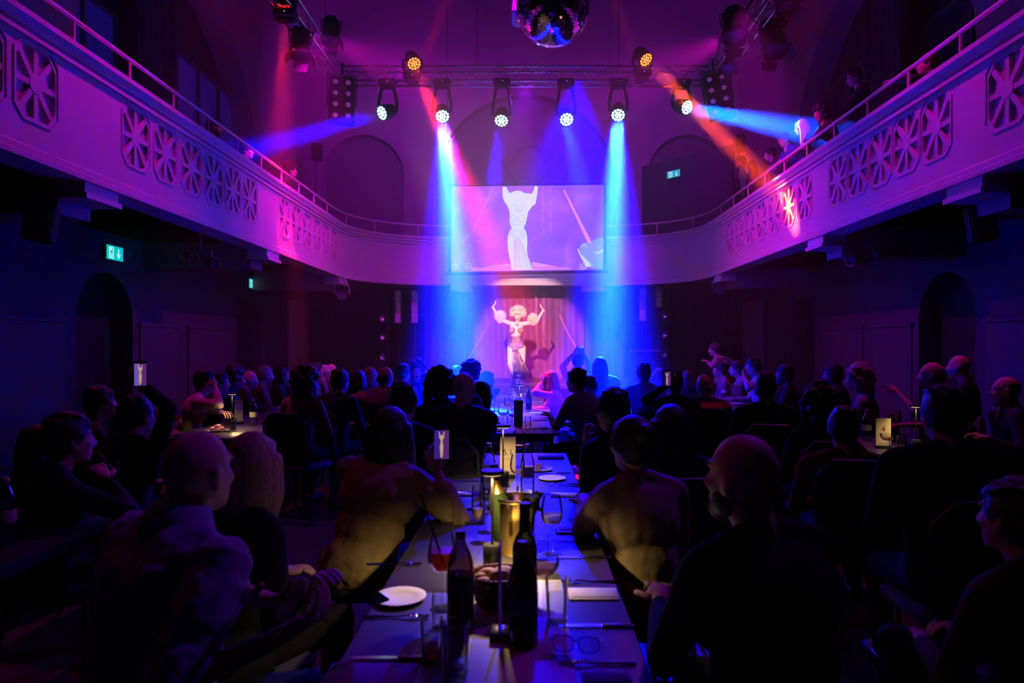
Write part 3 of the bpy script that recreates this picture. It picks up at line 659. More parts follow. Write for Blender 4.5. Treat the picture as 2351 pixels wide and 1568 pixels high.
def lamp_tree(px, ys, Y, lab):
    p = at(px, 800, Y); z0 = .7 if abs(p.x) < 3.9 else 0; r = emp('lamp_stand', (p.x, Y, z0), lab, 'lamp stand', 'side light stands')
    mk('pole', G().tube([(p.x+.12, Y, z0), (p.x+.12, Y, at(px, ys[0]-15, Y).z)], .02, 8).lathe([(0, 0), (.24, 0), (.24, .03), (0, .04)], (p.x+.12, Y, z0), 18), black, r, world=True)
    for y in ys:
        c = at(px, y, Y); q = Vector((.15, -1, -.1)).normalized().to_track_quat('Z', 'Y').to_matrix()
        cc = mk('lamp_can', G().lathe([(0, -.16), (.08, -.15), (.1, -.06), (.105, .12), (.095, .12), (.09, -.02), (0, -.03)], c, 18, q).tube([c, c+Vector((.12, .02, 0))], .02, 6), black, r, world=True)
        mk('bulb', G().lathe([(0, -.02), (.07, .0), (.085, .05), (.07, .04), (0, -.0)], c, 14, q), chrome, cc, world=True)
lamp_tree(880, (730, 772, 818), 17.0, 'black stand with three lamp cans left of the stage'); lamp_tree(1521, (725, 768, 812), 17.0, 'black stand with three lamp cans right of the stage')
d = emp('side_desk', (3.0, 17.0, .7), 'black desk with top edge painted as lit at the right side of the stage', 'desk')
mk('desk_top', G().bbox((0, 0, .76), (.72, .5, .03), .004), mat('painted lit desk edge', (.4, .25, .3), .5), d); mk('desk_body', G().bbox((0, .03, .38), (.66, .42, .73), .01), black, d)  # pale top colour imitates light along the black desk's edge
# ------------------------------------------------------------------ fittings under the balcony
def round_fan(px, py, Y, lab):
    c = at(px, py, Y); r = emp('round_spotlight', (c.x, c.y, c.z), lab, 'spotlight', 'round spotlights under the balcony'); q = Vector((-c.x*.12, -1, -.35)).normalized().to_track_quat('Z', 'Y').to_matrix()
    h = mk('housing', G().lathe([(0, -.2), (.09, -.19), (.13, -.1), (.145, .06), (.13, .06), (.12, 0), (0, -.02)], c, 20, q), black, r, world=True)
    mk('lens', G().lathe([(0, .02), (.12, .015), (.12, .005), (0, .005)], c, 18, q), mat('dead lens', (.12, .12, .2), .1, .3), h, world=True)
    mk('yoke', G().tube([c+q @ Vector((.15, 0, 0)), c+q @ Vector((.17, 0, 0))+Vector((0, .02, .14)), Vector((c.x, c.y+.03, ZB+.1))], .014, 6).tube([c-q @ Vector((.15, 0, 0)), c-q @ Vector((.17, 0, 0))+Vector((0, .02, .14)), Vector((c.x, c.y+.03, ZB+.13))], .014, 6), railm, r, world=True)
round_fan(785, 676, 15.2, 'round spotlight on a pale yoke under the left balcony corner'); round_fan(1652, 664, 15.2, 'round spotlight on a pale yoke under the right balcony corner')
def twin_spot(px, py, Y, lab, s):
    c = at(px, py, Y); r = emp('twin_spotlight', c, lab, 'spotlight', 'grey twin spotlights under the balcony'); gm = mat('grey lamp enamel', (.30, .28, .32), .5)
    for k in (-1, 1):
        b = c+Vector((.16*k, 0, -.03*k*s)); q = Vector((s, -.5, -.35)).normalized().to_track_quat('Z', 'Y').to_matrix()
        mk('housing', G().lathe([(0, -.14), (.06, -.13), (.075, -.05), (.085, .1), (.075, .1), (.07, .02), (0, 0)], b, 16, q), gm, r, world=True)
    mk('bracket', G().tube([c+Vector((-.16, 0, .0)), c+Vector((-.16, 0, .14)), c+Vector((.16, 0, .14)), c+Vector((.16, 0, 0))], .014, 6).tube([c+Vector((0, 0, .14)), Vector((c.x, c.y, ZB+.125))], .016, 6), gm, r, world=True)
twin_spot(460, 597, 9.5, 'pair of grey spotlights hanging under the left balcony', 1); twin_spot(1988, 590, 9.5, 'pair of grey spotlights hanging under the right balcony', -1)
def wall_speaker(c, lab, s):
    r = emp('hanging_speaker', c, lab, 'loudspeaker', 'box speakers under the balcony'); q = Euler((0, R(8)*s, R(25)*s)).to_matrix().to_4x4()
    b = mk('cabinet', G().bbox((0, 0, 0), (.24, .22, .36), .012, q), blackp, r); mk('front_grille', G().bbox((0, 0, 0), (.2, .23, .32), .01, q), mat('dull speaker grille', (.12, .10, .15), .7), b)
    mk('bracket', G().tube([(0, 0, .1), (0, 0, ZB+.125-c[2])], .018, 8), black, r)
wall_speaker((-4.55, 6.3, 2.72), 'box speaker hanging under the near left balcony', 1); wall_speaker((4.55, 6.7, 2.78), 'box speaker hanging under the near right balcony', -1)
for (px, py, Y), l_ in (((908-180, 350, 17.4), 'small black speaker on a slanted pole on the left rear balcony'), ((1698, 330, 16.4), 'small black speaker box among the guests on the right rear balcony')):
    c = at(px, py, Y); r = emp('balcony_speaker', (c.x, c.y, 3.42), l_, 'loudspeaker', 'small speakers on the balcony')
    mk('cabinet', G().bbox(c, (.24, .22, .42), .01), blackp, r, world=True); mk('pole', G().tube([(c.x-.15, c.y, 3.44), (c.x, c.y+.02, c.z)], .02, 8), black, r, world=True)
    mk('foot', G().lathe([(0, 0), (.2, 0), (.2, .02), (0, .03)], (c.x-.15, c.y, 3.425), 16), black, r, world=True)
# ------------------------------------------------------------------ people
def fuse(g, voxel, it=4, disp=0):
    """one continuous surface out of overlapping shapes"""
    me = bpy.data.meshes.new('tmp'); me.from_pydata(g.v, [], g.f); o = bpy.data.objects.new('tmp', me); COL.objects.link(o)
    m = o.modifiers.new('r', 'REMESH'); m.mode = 'VOXEL'; m.voxel_size = voxel; m.use_smooth_shade = True
    s = o.modifiers.new('s', 'SMOOTH'); s.factor = .5; s.iterations = it
    if disp:
        tx = bpy.data.textures.get('cloth') or bpy.data.textures.new('cloth', 'CLOUDS'); tx.noise_scale = .09; tx.noise_depth = 2
        d = o.modifiers.new('d', 'DISPLACE'); d.texture = tx; d.strength = disp; d.mid_level = .5
    me2 = bpy.data.meshes.new_from_object(o.evaluated_get(bpy.context.evaluated_depsgraph_get()))
    bpy.data.objects.remove(o); bpy.data.meshes.remove(me); return me2
def link(name, me, mt, parent):
    me.materials.clear(); me.materials.append(mt); o = bpy.data.objects.new(name, me); COL.objects.link(o); o.parent = parent; me.name = name
    me.polygons.foreach_set('use_smooth', [True]*len(me.polygons)); return o
SKIN = {k: mat('skin '+k, c, .5, var=.06, scale=25, spec=.4) for k, c in (('fair', (.62, .40, .30)), ('tan', (.48, .29, .20)), ('dark', (.25, .14, .09)))}
HAIR = {k: mat('hair '+k, c, .55, var=.35, scale=60, bump=.6, spec=.5) for k, c in (('black', (.010, .008, .009)), ('brown', (.045, .024, .016)), ('blonde', (.42, .29, .16)), ('grey', (.30, .29, .29)), ('red', (.30, .07, .03)))}
_cc = {}
def cloth(col, rough=.85):
    k = tuple(round(c, 3) for c in col)
    if k not in _cc: _cc[k] = mat('cloth %d' % len(_cc), col, rough, var=.18, scale=45, bump=.25, spec=.15)
    return _cc[k]
def ik(a, b, l1, l2, pole):
    a = Vector(a); b = Vector(b); d = b-a; L = min(d.length, (l1+l2)*.995); dn = d.normalized(); b = a+dn*L
    x = (l1*l1-l2*l2+L*L)/(2*L); h = math.sqrt(max(0, l1*l1-x*x)); p = Vector(pole); p = (p-dn*p.dot(dn))
    p = p.normalized() if p.length > 1e-4 else Vector((0, 0, -1))
    return a+dn*x+p*h, b
def hand(g, gf, w_, d, side, curl=.5, pn=None, s=1.0, spread=.12):
    """palm into g (fused), fingers into gf; w_ wrist, d direction of the palm, pn palm normal (where the fingers curl to)"""
    d = Vector(d).normalized(); pn = Vector(pn if pn is not None else (0, 0, -1)); pn = (pn-d*pn.dot(d)); pn = pn.normalized() if pn.length > 1e-3 else d.orthogonal().normalized()
    t = d.cross(pn)*side         # towards the thumb
    M = Matrix((t, d, pn)).transposed(); w_ = Vector(w_)
    g.ell(w_+d*.045*s, (.040*s, .055*s, .017*s), 10, M); g.cap(w_-d*.02, w_+d*.02*s, .024*s, .024*s, 10)
    for k, (off, L) in enumerate(((.030, .070), (.010, .080), (-.010, .074), (-.029, .058))):
        p = w_+d*.082*s+t*off*s; a = curl*(.55+.12*k); q = d+t*spread*(1.5-k)*.5; q.normalize(); r0 = .0092*s
        for j, fr in enumerate((.42, .33, .25)):
            dirn = (q*math.cos(a)+pn*math.sin(a)).normalized(); e = p+dirn*L*fr*s; gf.cap(p, e, r0, r0*.9, 8, 3); p = e; r0 *= .9; a += curl*.75
    p = w_+d*.02*s+t*.030*s; q = (t*.75+d*.7+pn*.35*curl).normalized(); e = p+q*.038*s; gf.cap(p, e, .0125*s, .0105*s, 8, 3)
    q2 = (q*.6+d*.7+pn*(.2+.5*curl)).normalized(); e2 = e+q2*.032*s; gf.cap(e, e2, .0105*s, .0088*s, 8, 3)
def head(g, C, M, fem=False, detail=True):
    """C head centre, M rotation (face towards local +y)"""
    C = Vector(C); f = lambda x, y, z: C+M @ Vector((x, y, z)); E = lambda c, r: g.ell(f(*c), r, 12, M)
    k = .94 if fem else 1
    E((0, -.012, .022), (.077*k, .097*k, .098*k)); E((0, .012, -.02), (.068*k, .083*k, .090*k)); E((0, .035, -.072), (.050*k, .055*k, .048*k))
    E((0, .068, -.098), (.024*k, .024, .018)); E((0, .0, -.075), (.052, .06, .045))
    g.cap(f(0, .088, .012), f(0, .108, -.028), .009, .015, 8); E((.011, .098, -.032), (.011, .011, .009)); E((-.011, .098, -.032), (.011, .011, .009))
    E((0, .076, .034), (.054, .016, .012))
    for s in (-1, 1): E((s*.040, .062, -.022), (.022, .020, .018)); E((s*.076*k, -.008, -.012), (.010, .021, .032)); E((s*.081*k, -.016, .004), (.008, .016, .018))
    E((0, .089, -.062), (.023, .011, .006)); E((0, .087, -.074), (.020, .011, .007))
def hair_mesh(style, C, M, seed, fem):
    C = Vector(C); f = lambda x, y, z: C+M @ Vector((x, y, z)); g = G(); rnd = random.Random(seed); E = lambda c, r: g.ell(f(*c), r, 12, M)
    if style in ('bald',): return None
    if style == 'fringe':       # bald on top, hair round the sides
        E((.058, -.035, -.02), (.026, .068, .045)); E((-.058, -.035, -.02), (.026, .068, .045)); E((0, -.085, -.025), (.062, .030, .05)); return g
    E((0, -.020, .036), (.084, .103, .096)); E((0, -.050, .0), (.079, .072, .085)); E((0, .048, .070), (.058, .042, .034))
    for s in (-1, 1): E((s*.070, -.012, .02), (.017, .052, .050))
    if style == 'short':
        for i in range(26): a = rnd.uniform(0, 2*PI); r = rnd.uniform(0, .075); E((r*math.cos(a), -.02+r*math.sin(a)*1.1, .036+.094*math.sqrt(max(0, 1-(r/.09)**2))), (.022, .024, .013))
    if style in ('long', 'bob'):
        L = .42 if style == 'long' else .15
        for i in range(26):
            a = R(rnd.uniform(148, 392)); x, y = .083*math.cos(a), .092*math.sin(a)-.012; ll = L*rnd.uniform(.8, 1.05)
            p = f(x, y, .03); q = f(x*(1.12 if style == 'bob' else 1.25), y*1.10-.01, -.09); down = Vector((rnd.uniform(-.02, .02), rnd.uniform(-.02, .01), -1)).normalized(); e = q+down*ll*.75
            if style == 'bob': e = e+(C-q)*.15
            g.cap(p, q, .022, .024, 8, 3); g.cap(q, e, .024, .012, 8, 3)
        E((0, -.075, -.06), (.072, .035, .11))
    if style == 'bun':
        E((0, -.105, .06), (.045, .042, .042)); E((0, -.07, .03), (.07, .05, .07))
    if style == 'tail':
        g.cap(f(0, -.1, .04), f(0, -.14, -.02), .03, .03); g.cap(f(0, -.14, -.02), f(0, -.135, -.20), .032, .012)
    if style == 'curly':
        for i in range(80):
            th = rnd.uniform(0, PI*.62); a = rnd.uniform(0, 2*PI); rr = rnd.uniform(.95, 1.22); x, y, z = math.sin(th)*math.cos(a), math.sin(th)*math.sin(a), math.cos(th)
            if y > .55 and z < .35: continue
            E((x*.10*rr, -.025+y*.11*rr, .03+z*.115*rr), (.027,)*3)
        for i in range(26): a = R(rnd.uniform(165, 375)); E((.10*math.cos(a), -.03+.10*math.sin(a), rnd.uniform(-.14, .02)), (.032,)*3)
    if style == 'feather': E((0, -.03, .05), (.105, .095, .085)); E((.05, -.03, .03), (.07, .08, .07)); E((-.05, -.03, .03), (.07, .08, .07))
    return g
def stool(loc, lab):
    r = emp('stool', loc, lab, 'stool', 'backless stools at the centre row'); mk('seat', G().lathe([(0, .415), (.18, .415), (.19, .43), (.19, .455), (.17, .47), (0, .472)], (0, 0, 0), 28), cloth((.02, .02, .03)), r)
    for a in (45, 135, 225, 315): mk('leg', G().tube([(.13*math.cos(R(a)), .13*math.sin(R(a)), .42), (.17*math.cos(R(a)), .17*math.sin(R(a)), 0)], .012, 8), black, r)
def fluff(c, n, rad, inner, L, rnd, keep=lambda d: True, up=0):
    g = G(); c = Vector(c)
    while n:
        d = Vector((rnd.gauss(0, 1), rnd.gauss(0, 1), rnd.gauss(0, 1))).normalized()
        if not keep(d): continue
        n -= 1; p = c+Vector((d.x*rad[0], d.y*rad[1], d.z*rad[2]))*inner; e = (d+Vector((rnd.gauss(0, .5), rnd.gauss(0, .5), rnd.gauss(0, .5)+up))).normalized(); ll = L*rnd.uniform(.5, 1.1); m = p+e*ll*.5
        g.tube([p, m, m+(e+Vector((rnd.gauss(0, .5), rnd.gauss(0, .5), rnd.gauss(-.2, .5)))).normalized()*ll*.5], [.0065, .005, .0012], 4)
    return g
CHAIR = [None]
def chair(loc, rz, label):
    if CHAIR[0] is None:
        r = emp('banquet_chair', (0, 0, 0), label, 'chair', 'dark banquet chairs at the tables', 0); fab = mat('dark blue chair cloth', (.014, .015, .045), .8, sheen=.2); g = G()
        g.bbox((0, .02, .44), (.43, .43, .06), .02); mk('seat', g, fab, r)
        g = G(); pts = []
        M = Matrix.Rotation(R(-8), 4, 'X'); g.bbox((0, -.23, .68), (.40, .045, .42), .02, M); g.ell((0, -.262, .88), (.2, .03, .07), 12); mk('backrest', g, fab, r)
        for sx in (-1, 1):
            mk('leg', G().tube([(sx*.19, .2, .42), (sx*.2, .22, 0)], .012, 8), black, r); mk('leg', G().tube([(sx*.19, -.25, .88), (sx*.19, -.2, .42), (sx*.2, -.26, 0)], .012, 8), black, r)
        mk('back_rim', G().tube([(-.205, -.235, .46), (-.21, -.262, .86), (-.13, -.275, .945), (.13, -.275, .945), (.21, -.262, .86), (.205, -.235, .46)], .011, 8), mat('dark chair rim', (.06, .06, .075), .4), r)
        CHAIR[0] = r; r.location = loc; r.rotation_euler = (0, 0, rz); return r
    return dup(CHAIR[0], loc, rz, label)
NP = [0]
def person(px, py, Y, lab, face=0, z=None, lean=.12, side=0, look=None, pitch=0, skin='fair', hair='short', hc='brown', top=(.03, .03, .035), low=(.005, .005, .007), fem=False,
           hands=None, stand=False, floor=0, voxel=None, sleeve=1.0, disp=0, arms=None, s=1.0, beard=False, glasses=False, curl=.6, with_chair=True, collar=False, bare=False, rough=.85, armout=None, short=None, build=1.0, pcup=None, watch=None, cm=None, loose=0):
    """the head centre is seen at pixel (px,py) at distance Y; face: heading of the body, degrees clockwise from straight up the hall;
    hands: two points in world space (or None to rest on the lap); look: heading of the head"""
    NP[0] += 1; H = at(px, py, Y); 
    if z is not None: H.z = z
    look = face if look is None else look
    rz = -R(face); Rb = Matrix.Rotation(rz, 3, 'Z')
    hz = H.z-floor
    Sp = Matrix.Rotation(-lean, 3, 'X') @ Matrix.Rotation(side, 3, 'Y')
    neck = Vector((0, .0, .49*s)); headoff = Vector((0, .040, .142))
    # solve the pelvis so that the head lands on H
    Hm = Matrix.Rotation(-R(look-face), 3, 'Z') @ Matrix.Rotation(-R(pitch), 3, 'X')
    up = Sp @ neck+Vector((0, .02, .0))+headoff
    P = Vector((0, 0, hz-up.z)); root = Vector((H.x, H.y, floor))-Rb @ Vector((up.x, up.y, 0))
    o = emp('person', root, lab, 'person', None, rz); Ri = Rb.transposed()
    toL = lambda wpt: Ri @ (Vector(wpt)-root)
    N = P+Sp @ neck; Hc = N+Vector((0, .02, 0))+headoff; vx = voxel or (.008 if Y < 2.9 else .011 if Y < 6 else .016)
    if root.y+0 > 14: vx = .010
    b = build; w_ = (.168 if fem else .198)*s*(.5+.5*b); body = G(); fing = G(); tp = G(); lo = G()
    head(body, Hc, Hm, fem); body.cap(N-Vector((0, .01, .04)), Hc+Hm @ Vector((0, -.02, -.06)), .052 if fem else .060, .05 if fem else .058, 12)
    # torso
    def torso(g, e):
        g.ell(P+Vector((0, 0, .02)), ((.155+e)*b, (.115+e)*b, .12+e), 14); g.ell(P+Sp @ Vector((0, .0, .17)), ((.125 if fem else .145)*b+e, .10*b+e, .15), 14, Sp)
        g.ell(P+Sp @ Vector((0, .005, .33)), (w_*.86*b+e, .112*b+e, .16), 14, Sp); g.ell(N+Sp @ Vector((0, -.005, -.075)), (w_*.98+e, .082+e, .07+e), 14, Sp)
        if fem:
            for q in (-1, 1): g.ell(P+Sp @ Vector((q*.072, .085, .31)), (.06+e, .055+e, .06+e), 10, Sp)
    torso(body, -.024); torso(tp, .012+loose)
    for q in (-1, 1): tp.cap(N+Sp @ Vector((q*.040, -.012, .004)), N+Sp @ Vector((q*w_*.92, -.0, -.048)), .046, .056, 10); body.cap(N+Sp @ Vector((q*.03, -.01, .0)), N+Sp @ Vector((q*w_*.85, 0, -.06)), .036, .045, 10)
    if collar: mk('collar', G().lathe([(.068, -.03), (.096, -.035), (.100, -.015), (.074, .045), (.066, .05), (.064, .02)], N+Vector((0, .0, .02)), 28, Matrix.Rotation(R(-14), 3, 'X'), closed=True), cloth(top, rough), o)
    # arms
    for i, q in enumerate((-1, 1)):
        Sh = N+Sp @ Vector((q*w_, 0, -.065)); l1, l2 = .285*s, .255*s
        tgt = hands[i] if hands is not None and hands[i] is not None else None
        pole = Vector((q*.6, -.35, -1)); pnv = Vector((0, .1, -1))
        cu = curl
        if tgt is None:
            tl = Vector((q*.12, .30+lean*.4, P.z+.16)) if not stand else Vector((q*.24, .04, P.z-.08))
        else:
            tl = toL(tgt)
            if tl.z > Sh.z-.06: pole = Vector((q*1.0, .1, -.7)) if not stand else Vector((q, 0, -.35))
        if armout: pole = Vector((q*armout[0], armout[1], armout[2]))
        El, Wr = ik(Sh, tl, l1, l2, pole); fd = (Wr-El).normalized()
        body.cap(Sh, El, .040, .033, 10); body.cap(El, Wr, .037, .024, 10)
        tp.cap(Sh, El, .058+loose, .047+loose, 12)
        if sleeve >= 1: tp.cap(El, El+(Wr-El)*.9, .047+loose, .034+loose*.4, 12)
        elif sleeve > .5: tp.cap(El, El+(Wr-El)*(sleeve-.5)*2, .047+loose, .042+loose*.6, 12)
        if tgt is not None and pcup and pcup[i] is not None: pnv = Ri @ Vector(pcup[i])
        if watch == i: mk('wristwatch', G().lathe([(.029, -.009), (.033, -.009), (.033, .009), (.029, .009)], Wr-fd*.035, 20, fd.to_track_quat('Z', 'Y').to_matrix(), closed=True).lathe([(0, 0), (.017, 0), (.017, .006), (0, .007)], Wr-fd*.035+fd.orthogonal().normalized()*.030, 14, fd.orthogonal().to_track_quat('Z', 'Y').to_matrix()), blackp, o)
        hand(body, fing, Wr, fd if tgt is None or not pcup else (fd+Vector((0, 0, .12))).normalized(), 1 if q < 0 else -1, cu, pnv, s)
    # legs
    for q in (-1, 1):
        if stand: hp = P+Vector((q*.09, 0, -.03)); kn = Vector((q*.10, .03, .50*P.z/.93)); an = Vector((q*.11, -.02, .09))
        else: hp = P+Vector((q*.09, .02, -.02)); kn = Vector((q*.13, min(.44, .46*s), .50)); an = Vector((q*.13, .40, .10))
        lo.cap(hp, kn, .088*b, .062, 12); lo.cap(kn, an, .060, .048, 12)
        body.cap(hp, kn, .074, .052, 10); body.cap(kn, an, .052, .036, 10); body.cap(an, an+Vector((0, .15, -.05)), .034, .028, 8)
    lo.ell(P+Vector((0, 0, -.02)), (.165*b, .125*b, .11), 12)
    bm_ = fuse(body, vx, 3 if vx < .01 else 2)
    # the fingers are rooted inside the palm and join the same mesh
    bb = bmesh.new(); bb.from_mesh(bm_); fm = bpy.data.meshes.new('t'); fm.from_pydata(fing.v, [], fing.f); bb.from_mesh(fm); bb.to_mesh(bm_); bb.free(); bpy.data.meshes.remove(fm)
    bo = link('body', bm_, SKIN[skin], o)
    if not bare: to = link('jacket' if rough < .8 else 'shirt', fuse(tp, vx*1.15, 8, disp), cm or cloth(top, rough), o)
    if not bare:
        link('trousers', fuse(lo, vx*1.5, 2), cloth(low), o)
        for q in (-1, 1):
            an = Vector((q*.13, .40, .10)) if not stand else Vector((q*.11, -.02, .09)); g = G().cap(an+Vector((0, -.03, -.055)), an+Vector((0, .16, -.062)), .044, .036, 10, 3); g.box((an.x-.042, an.y-.07, .0), (an.x+.042, an.y+.19, .016)); mk('shoe', g, blackp, o)
    hg = hair_mesh(hair, Hc, Hm, NP[0], fem)
    if hg is not None: link('hair', fuse(hg, max(.0055, vx*.8), 5 if hair in ('long', 'bob', 'bun', 'tail') else 2), HAIR[hc], o)
    if beard:
        g = G(); f = lambda x, y, z: Hc+Hm @ Vector((x, y, z)); g.ell(f(0, .048, -.088), (.052, .048, .042), 12, Hm); g.ell(f(.05, .02, -.06), (.02, .04, .045), 10, Hm); g.ell(f(-.05, .02, -.06), (.02, .04, .045), 10, Hm)
        link('beard', fuse(g, .007, 2), HAIR['grey' if hc == 'grey' else 'brown'], o)
    if glasses:
        g = G(); f = lambda x, y, z: Hc+Hm @ Vector((x, y, z))
        for q in (-1, 1):
            g.tube([f(q*.036+.026*math.cos(t), .106, .006+.018*math.sin(t)) for t in [2*PI*i/12 for i in range(12)]], .0022, 5, True); g.tube([f(q*.062, .104, .01), f(q*.083, .03, .008), f(q*.084, -.01, 0)], .0024, 5)
        g.tube([f(-.01, .107, .01), f(.01, .107, .01)], .0022, 5); mk('glasses', g, blackp, o)
    if Y < 20 and (Hm @ Vector((0, 1, 0))).y*math.cos(rz) < .2 or px == 0:
        for q in (-1, 1):
            e_ = mk('eye', G().ell(Hc+Hm @ Vector((q*.033, .078, .006)), (.0135,)*3, 8), mat('eye white', (.7, .7, .7), .2), o); mk('iris', G().ell(Hc+Hm @ Vector((q*.033, .088, .006)), (.006, .005, .006), 6), mat('iris', (.02, .015, .01), .2), e_)
        mk('lips', G().cap(Hc+Hm @ Vector((-.018, .094, -.067)), Hc+Hm @ Vector((.018, .094, -.067)), .006, .006, 8), mat('lips', (.45, .04, .06), .35), o)
    if with_chair == 'stool': stool(tuple(root+Rb @ Vector((0, .03, 0))), 'dark backless stool under the '+short)
    elif with_chair and not stand:
        sh = short or lab.split(',')[0]
        sh = ' '.join(sh.split()[:11]); chair(tuple(root+Rb @ Vector((0, .03, 0))), rz, 'dark cushioned chair under the '+sh)
    return o
# ---- main table, left side
TAB = .75
person(458, 1085, 1.90, 'bald man in a light blue shirt at the lower left, holding a dark phone', face=33, look=22, lean=.22, hair='bald', top=(.30, .34, .50), disp=.034, loose=.022, collar=True, sleeve=.5, voxel=.007, hands=((-.60, 1.66, .90), (-.60, 1.66, .84)), pcup=((.3, .2, .6), (-.6, .3, .5)), short='bald man in the light blue shirt', with_chair='stool', build=1.2, z=1.195)
person(583, 1078, 2.40, 'woman with a blonde bob in black beside the bald man in the light blue shirt', face=30, look=10, lean=.20, hair='bob', hc='blonde', fem=True, top=(.012, .012, .014), sleeve=.6, hands=(None, (-.64, 1.98, .84)), watch=1, short='blonde woman in black', z=1.12)
person(900, 992, 3.30, 'woman with long dark hair in a beige top filming with a raised phone', face=18, look=14, lean=.30, side=.10, hair='long', hc='black', fem=True, top=(.50, .38, .20), disp=.026, loose=.014, sleeve=.85, hands=((-.62, 3.50, .80), (-.415, 3.14, .965)), pcup=(None, (0, .6, .5)), short='long-haired woman filming', with_chair='stool', voxel=.008, armout=(.35, -.1, -1), build=1.15)
person(928, 925, 4.25, 'dark-haired guest in black behind the woman filming with a raised phone', face=12, lean=.1, hair='short', hc='black', top=(.012, .012, .016))
person(1066, 893, 4.75, 'bald man in a black jacket resting his cheek on his hand, seen from behind', face=12, lean=.18, hair='bald', top=(.014, .014, .02), rough=.7, hands=(None, at(1106, 940, 5.0)), pcup=(None, (-1, 0, 0)), build=1.15, armout=(.1, .1, -1))
person(1012, 892, 5.3, 'woman with curly hair edged in blue light left of the bald man in black', face=15, lean=.12, hair='curly', hc='brown', fem=True, top=(.02, .02, .03))
person(1108, 905, 6.6, 'guest in a pale top with long hair, washed in blue light at the far table', face=60, lean=.1, hair='long', hc='brown', fem=True, top=(.35, .35, .4))
person(1085, 858, 8.2, 'guest with a big dark head of hair, dark blue silhouette before the stage', face=40, hair='curly', hc='black', fem=True, top=(.08, .08, .12))
person(1050, 862, 9.2, 'short-haired guest in dark blue light, second head from the stage on the left', face=40, hair='short', hc='brown', top=(.1, .1, .14))
person(1120, 872, 9.6, 'guest leaning to the far end of the long table at its left side', face=70, hair='bob', hc='brown', fem=True, top=(.2, .2, .25))
# ---- main table, right side
person(1702, 1092, 1.82, 'big bald man in black at the lower right with his back to us', face=-30, look=-38, lean=.16, hair='bald', top=(.012, .012, .014), voxel=.007, hands=((.40, 2.0, .79), None), build=1.25, beard=True, hc='brown', short='big bald man at the lower right', with_chair='stool', z=1.195)
rib = mat('beige ribbed knit', (.36, .27, .16), .9, sheen=.2); nt = rib.node_tree; b_ = nt.nodes['Principled BSDF']; tc = nt.nodes.new('ShaderNodeTexCoord'); wv = nt.nodes.new('ShaderNodeTexWave'); wv.bands_direction = 'DIAGONAL'; wv.inputs['Scale'].default_value = 90; wv.inputs['Distortion'].default_value = .6
bp = nt.nodes.new('ShaderNodeBump'); bp.inputs['Strength'].default_value = .22; bp.inputs['Distance'].default_value = .004; nt.links.new(tc.outputs['Object'], wv.inputs[0]); nt.links.new(wv.outputs['Fac'], bp.inputs['Height']); nt.links.new(bp.outputs[0], b_.inputs['Normal'])
person(1448, 1022, 2.85, 'woman with dark hair tied in a bun wearing a beige ribbed sweater', face=-22, look=-24, lean=.16, hair='bun', hc='black', fem=True, top=(.36, .27, .16), disp=.015, hands=((.27, 3.15, .81), None), short='woman in the beige ribbed sweater', with_chair='stool', voxel=.008, build=1.08, cm=rib)
person(1405, 945, 3.72, 'dark-haired man with his fist against his chin at the right of the table', face=-28, look=-28, lean=.30, hair='short', hc='black', skin='tan', top=(.012, .012, .015), hands=(at(1346, 1012, 3.86), at(1372, 1085, 3.85)), pcup=((.8, .0, .1), None), curl=1.5, armout=(.0, .05, -1), short='dark-haired man with fist on chin')
person(1538, 985, 3.40, 'woman with very long black hair hanging down her back, right of the table', face=-8, lean=.1, hair='long', hc='black', fem=True, top=(.012, .01, .012), build=1.05)
person(1322, 875, 6.7, 'guest in a pale grey jacket bathed in blue light at the far table', face=-50, lean=.25, hair='short', hc='brown', top=(.42, .42, .48), hands=(at(1262, 955, 6.8), None), rough=.7, build=1.15)
person(1262, 872, 9.1, 'red-lit woman raising a hand at the far end of the long table', face=-80, look=-60, hair='long', hc='brown', fem=True, top=(.45, .3, .35), hands=(at(1243, 880, 9.0), None), pcup=((-1, 0, 0), None))
person(1326, 838, 9.9, 'guest with arms raised to photograph the show, in front of the purple cloth', face=-15, z=1.33, hair='short', hc='black', top=(.4, .38, .42), hands=(at(1318, 812, 9.5), at(1338, 808, 9.5)), pcup=((0, -1, 0), (0, -1, 0)))
person(1376, 846, 8.9, 'tall guest with a big dark head silhouetted in the right blue beam', face=-20, z=1.30, hair='bob', hc='black', top=(.06, .06, .1), s=1.05, build=1.1)
person(1352, 890, 7.9, 'guest in dark blue with a bowed head behind the pale grey jacket', face=-40, pitch=20, hair='short', hc='brown', top=(.1, .1, .16))
person(1476, 858, 7.9, 'broad man with dark hair in a dark vest, his left arm rim-lit cyan', face=-12, hair='short', hc='black', top=(.16, .15, .2), build=1.15)
person(1513, 868, 8.5, 'blonde long-haired woman beside the broad man in the dark vest', face=-5, hair='long', hc='blonde', fem=True, top=(.4, .38, .42))
person(1546, 880, 6.6, 'dark-haired guest holding up a phone, in front of the red-haired head', face=-10, z=1.19, hair='short', hc='black', top=(.03, .03, .06), hands=(at(1532, 885, 6.3), None), pcup=((0, .5, .3), None))
person(1580, 872, 8.3, 'guest with reddish brown bob left of the man in the striped jacket', face=-10, hair='bob', hc='red', fem=True, top=(.05, .05, .1))
stripe = mat('striped jacket cloth', (.025, .025, .07), .75, sheen=.1); nt = stripe.node_tree; b_ = nt.nodes['Principled BSDF']; tc = nt.nodes.new('ShaderNodeTexCoord'); sx = nt.nodes.new('ShaderNodeSeparateXYZ'); cr = nt.nodes.new('ShaderNodeValToRGB'); cr.color_ramp.interpolation = 'CONSTANT'
e_ = cr.color_ramp.elements; e_[0].color = (.025, .025, .07, 1); e_[1].position = .935; e_[1].color = (.75, .10, .03, 1); x_ = cr.color_ramp.elements.new(.995); x_.color = (.025, .025, .07, 1)
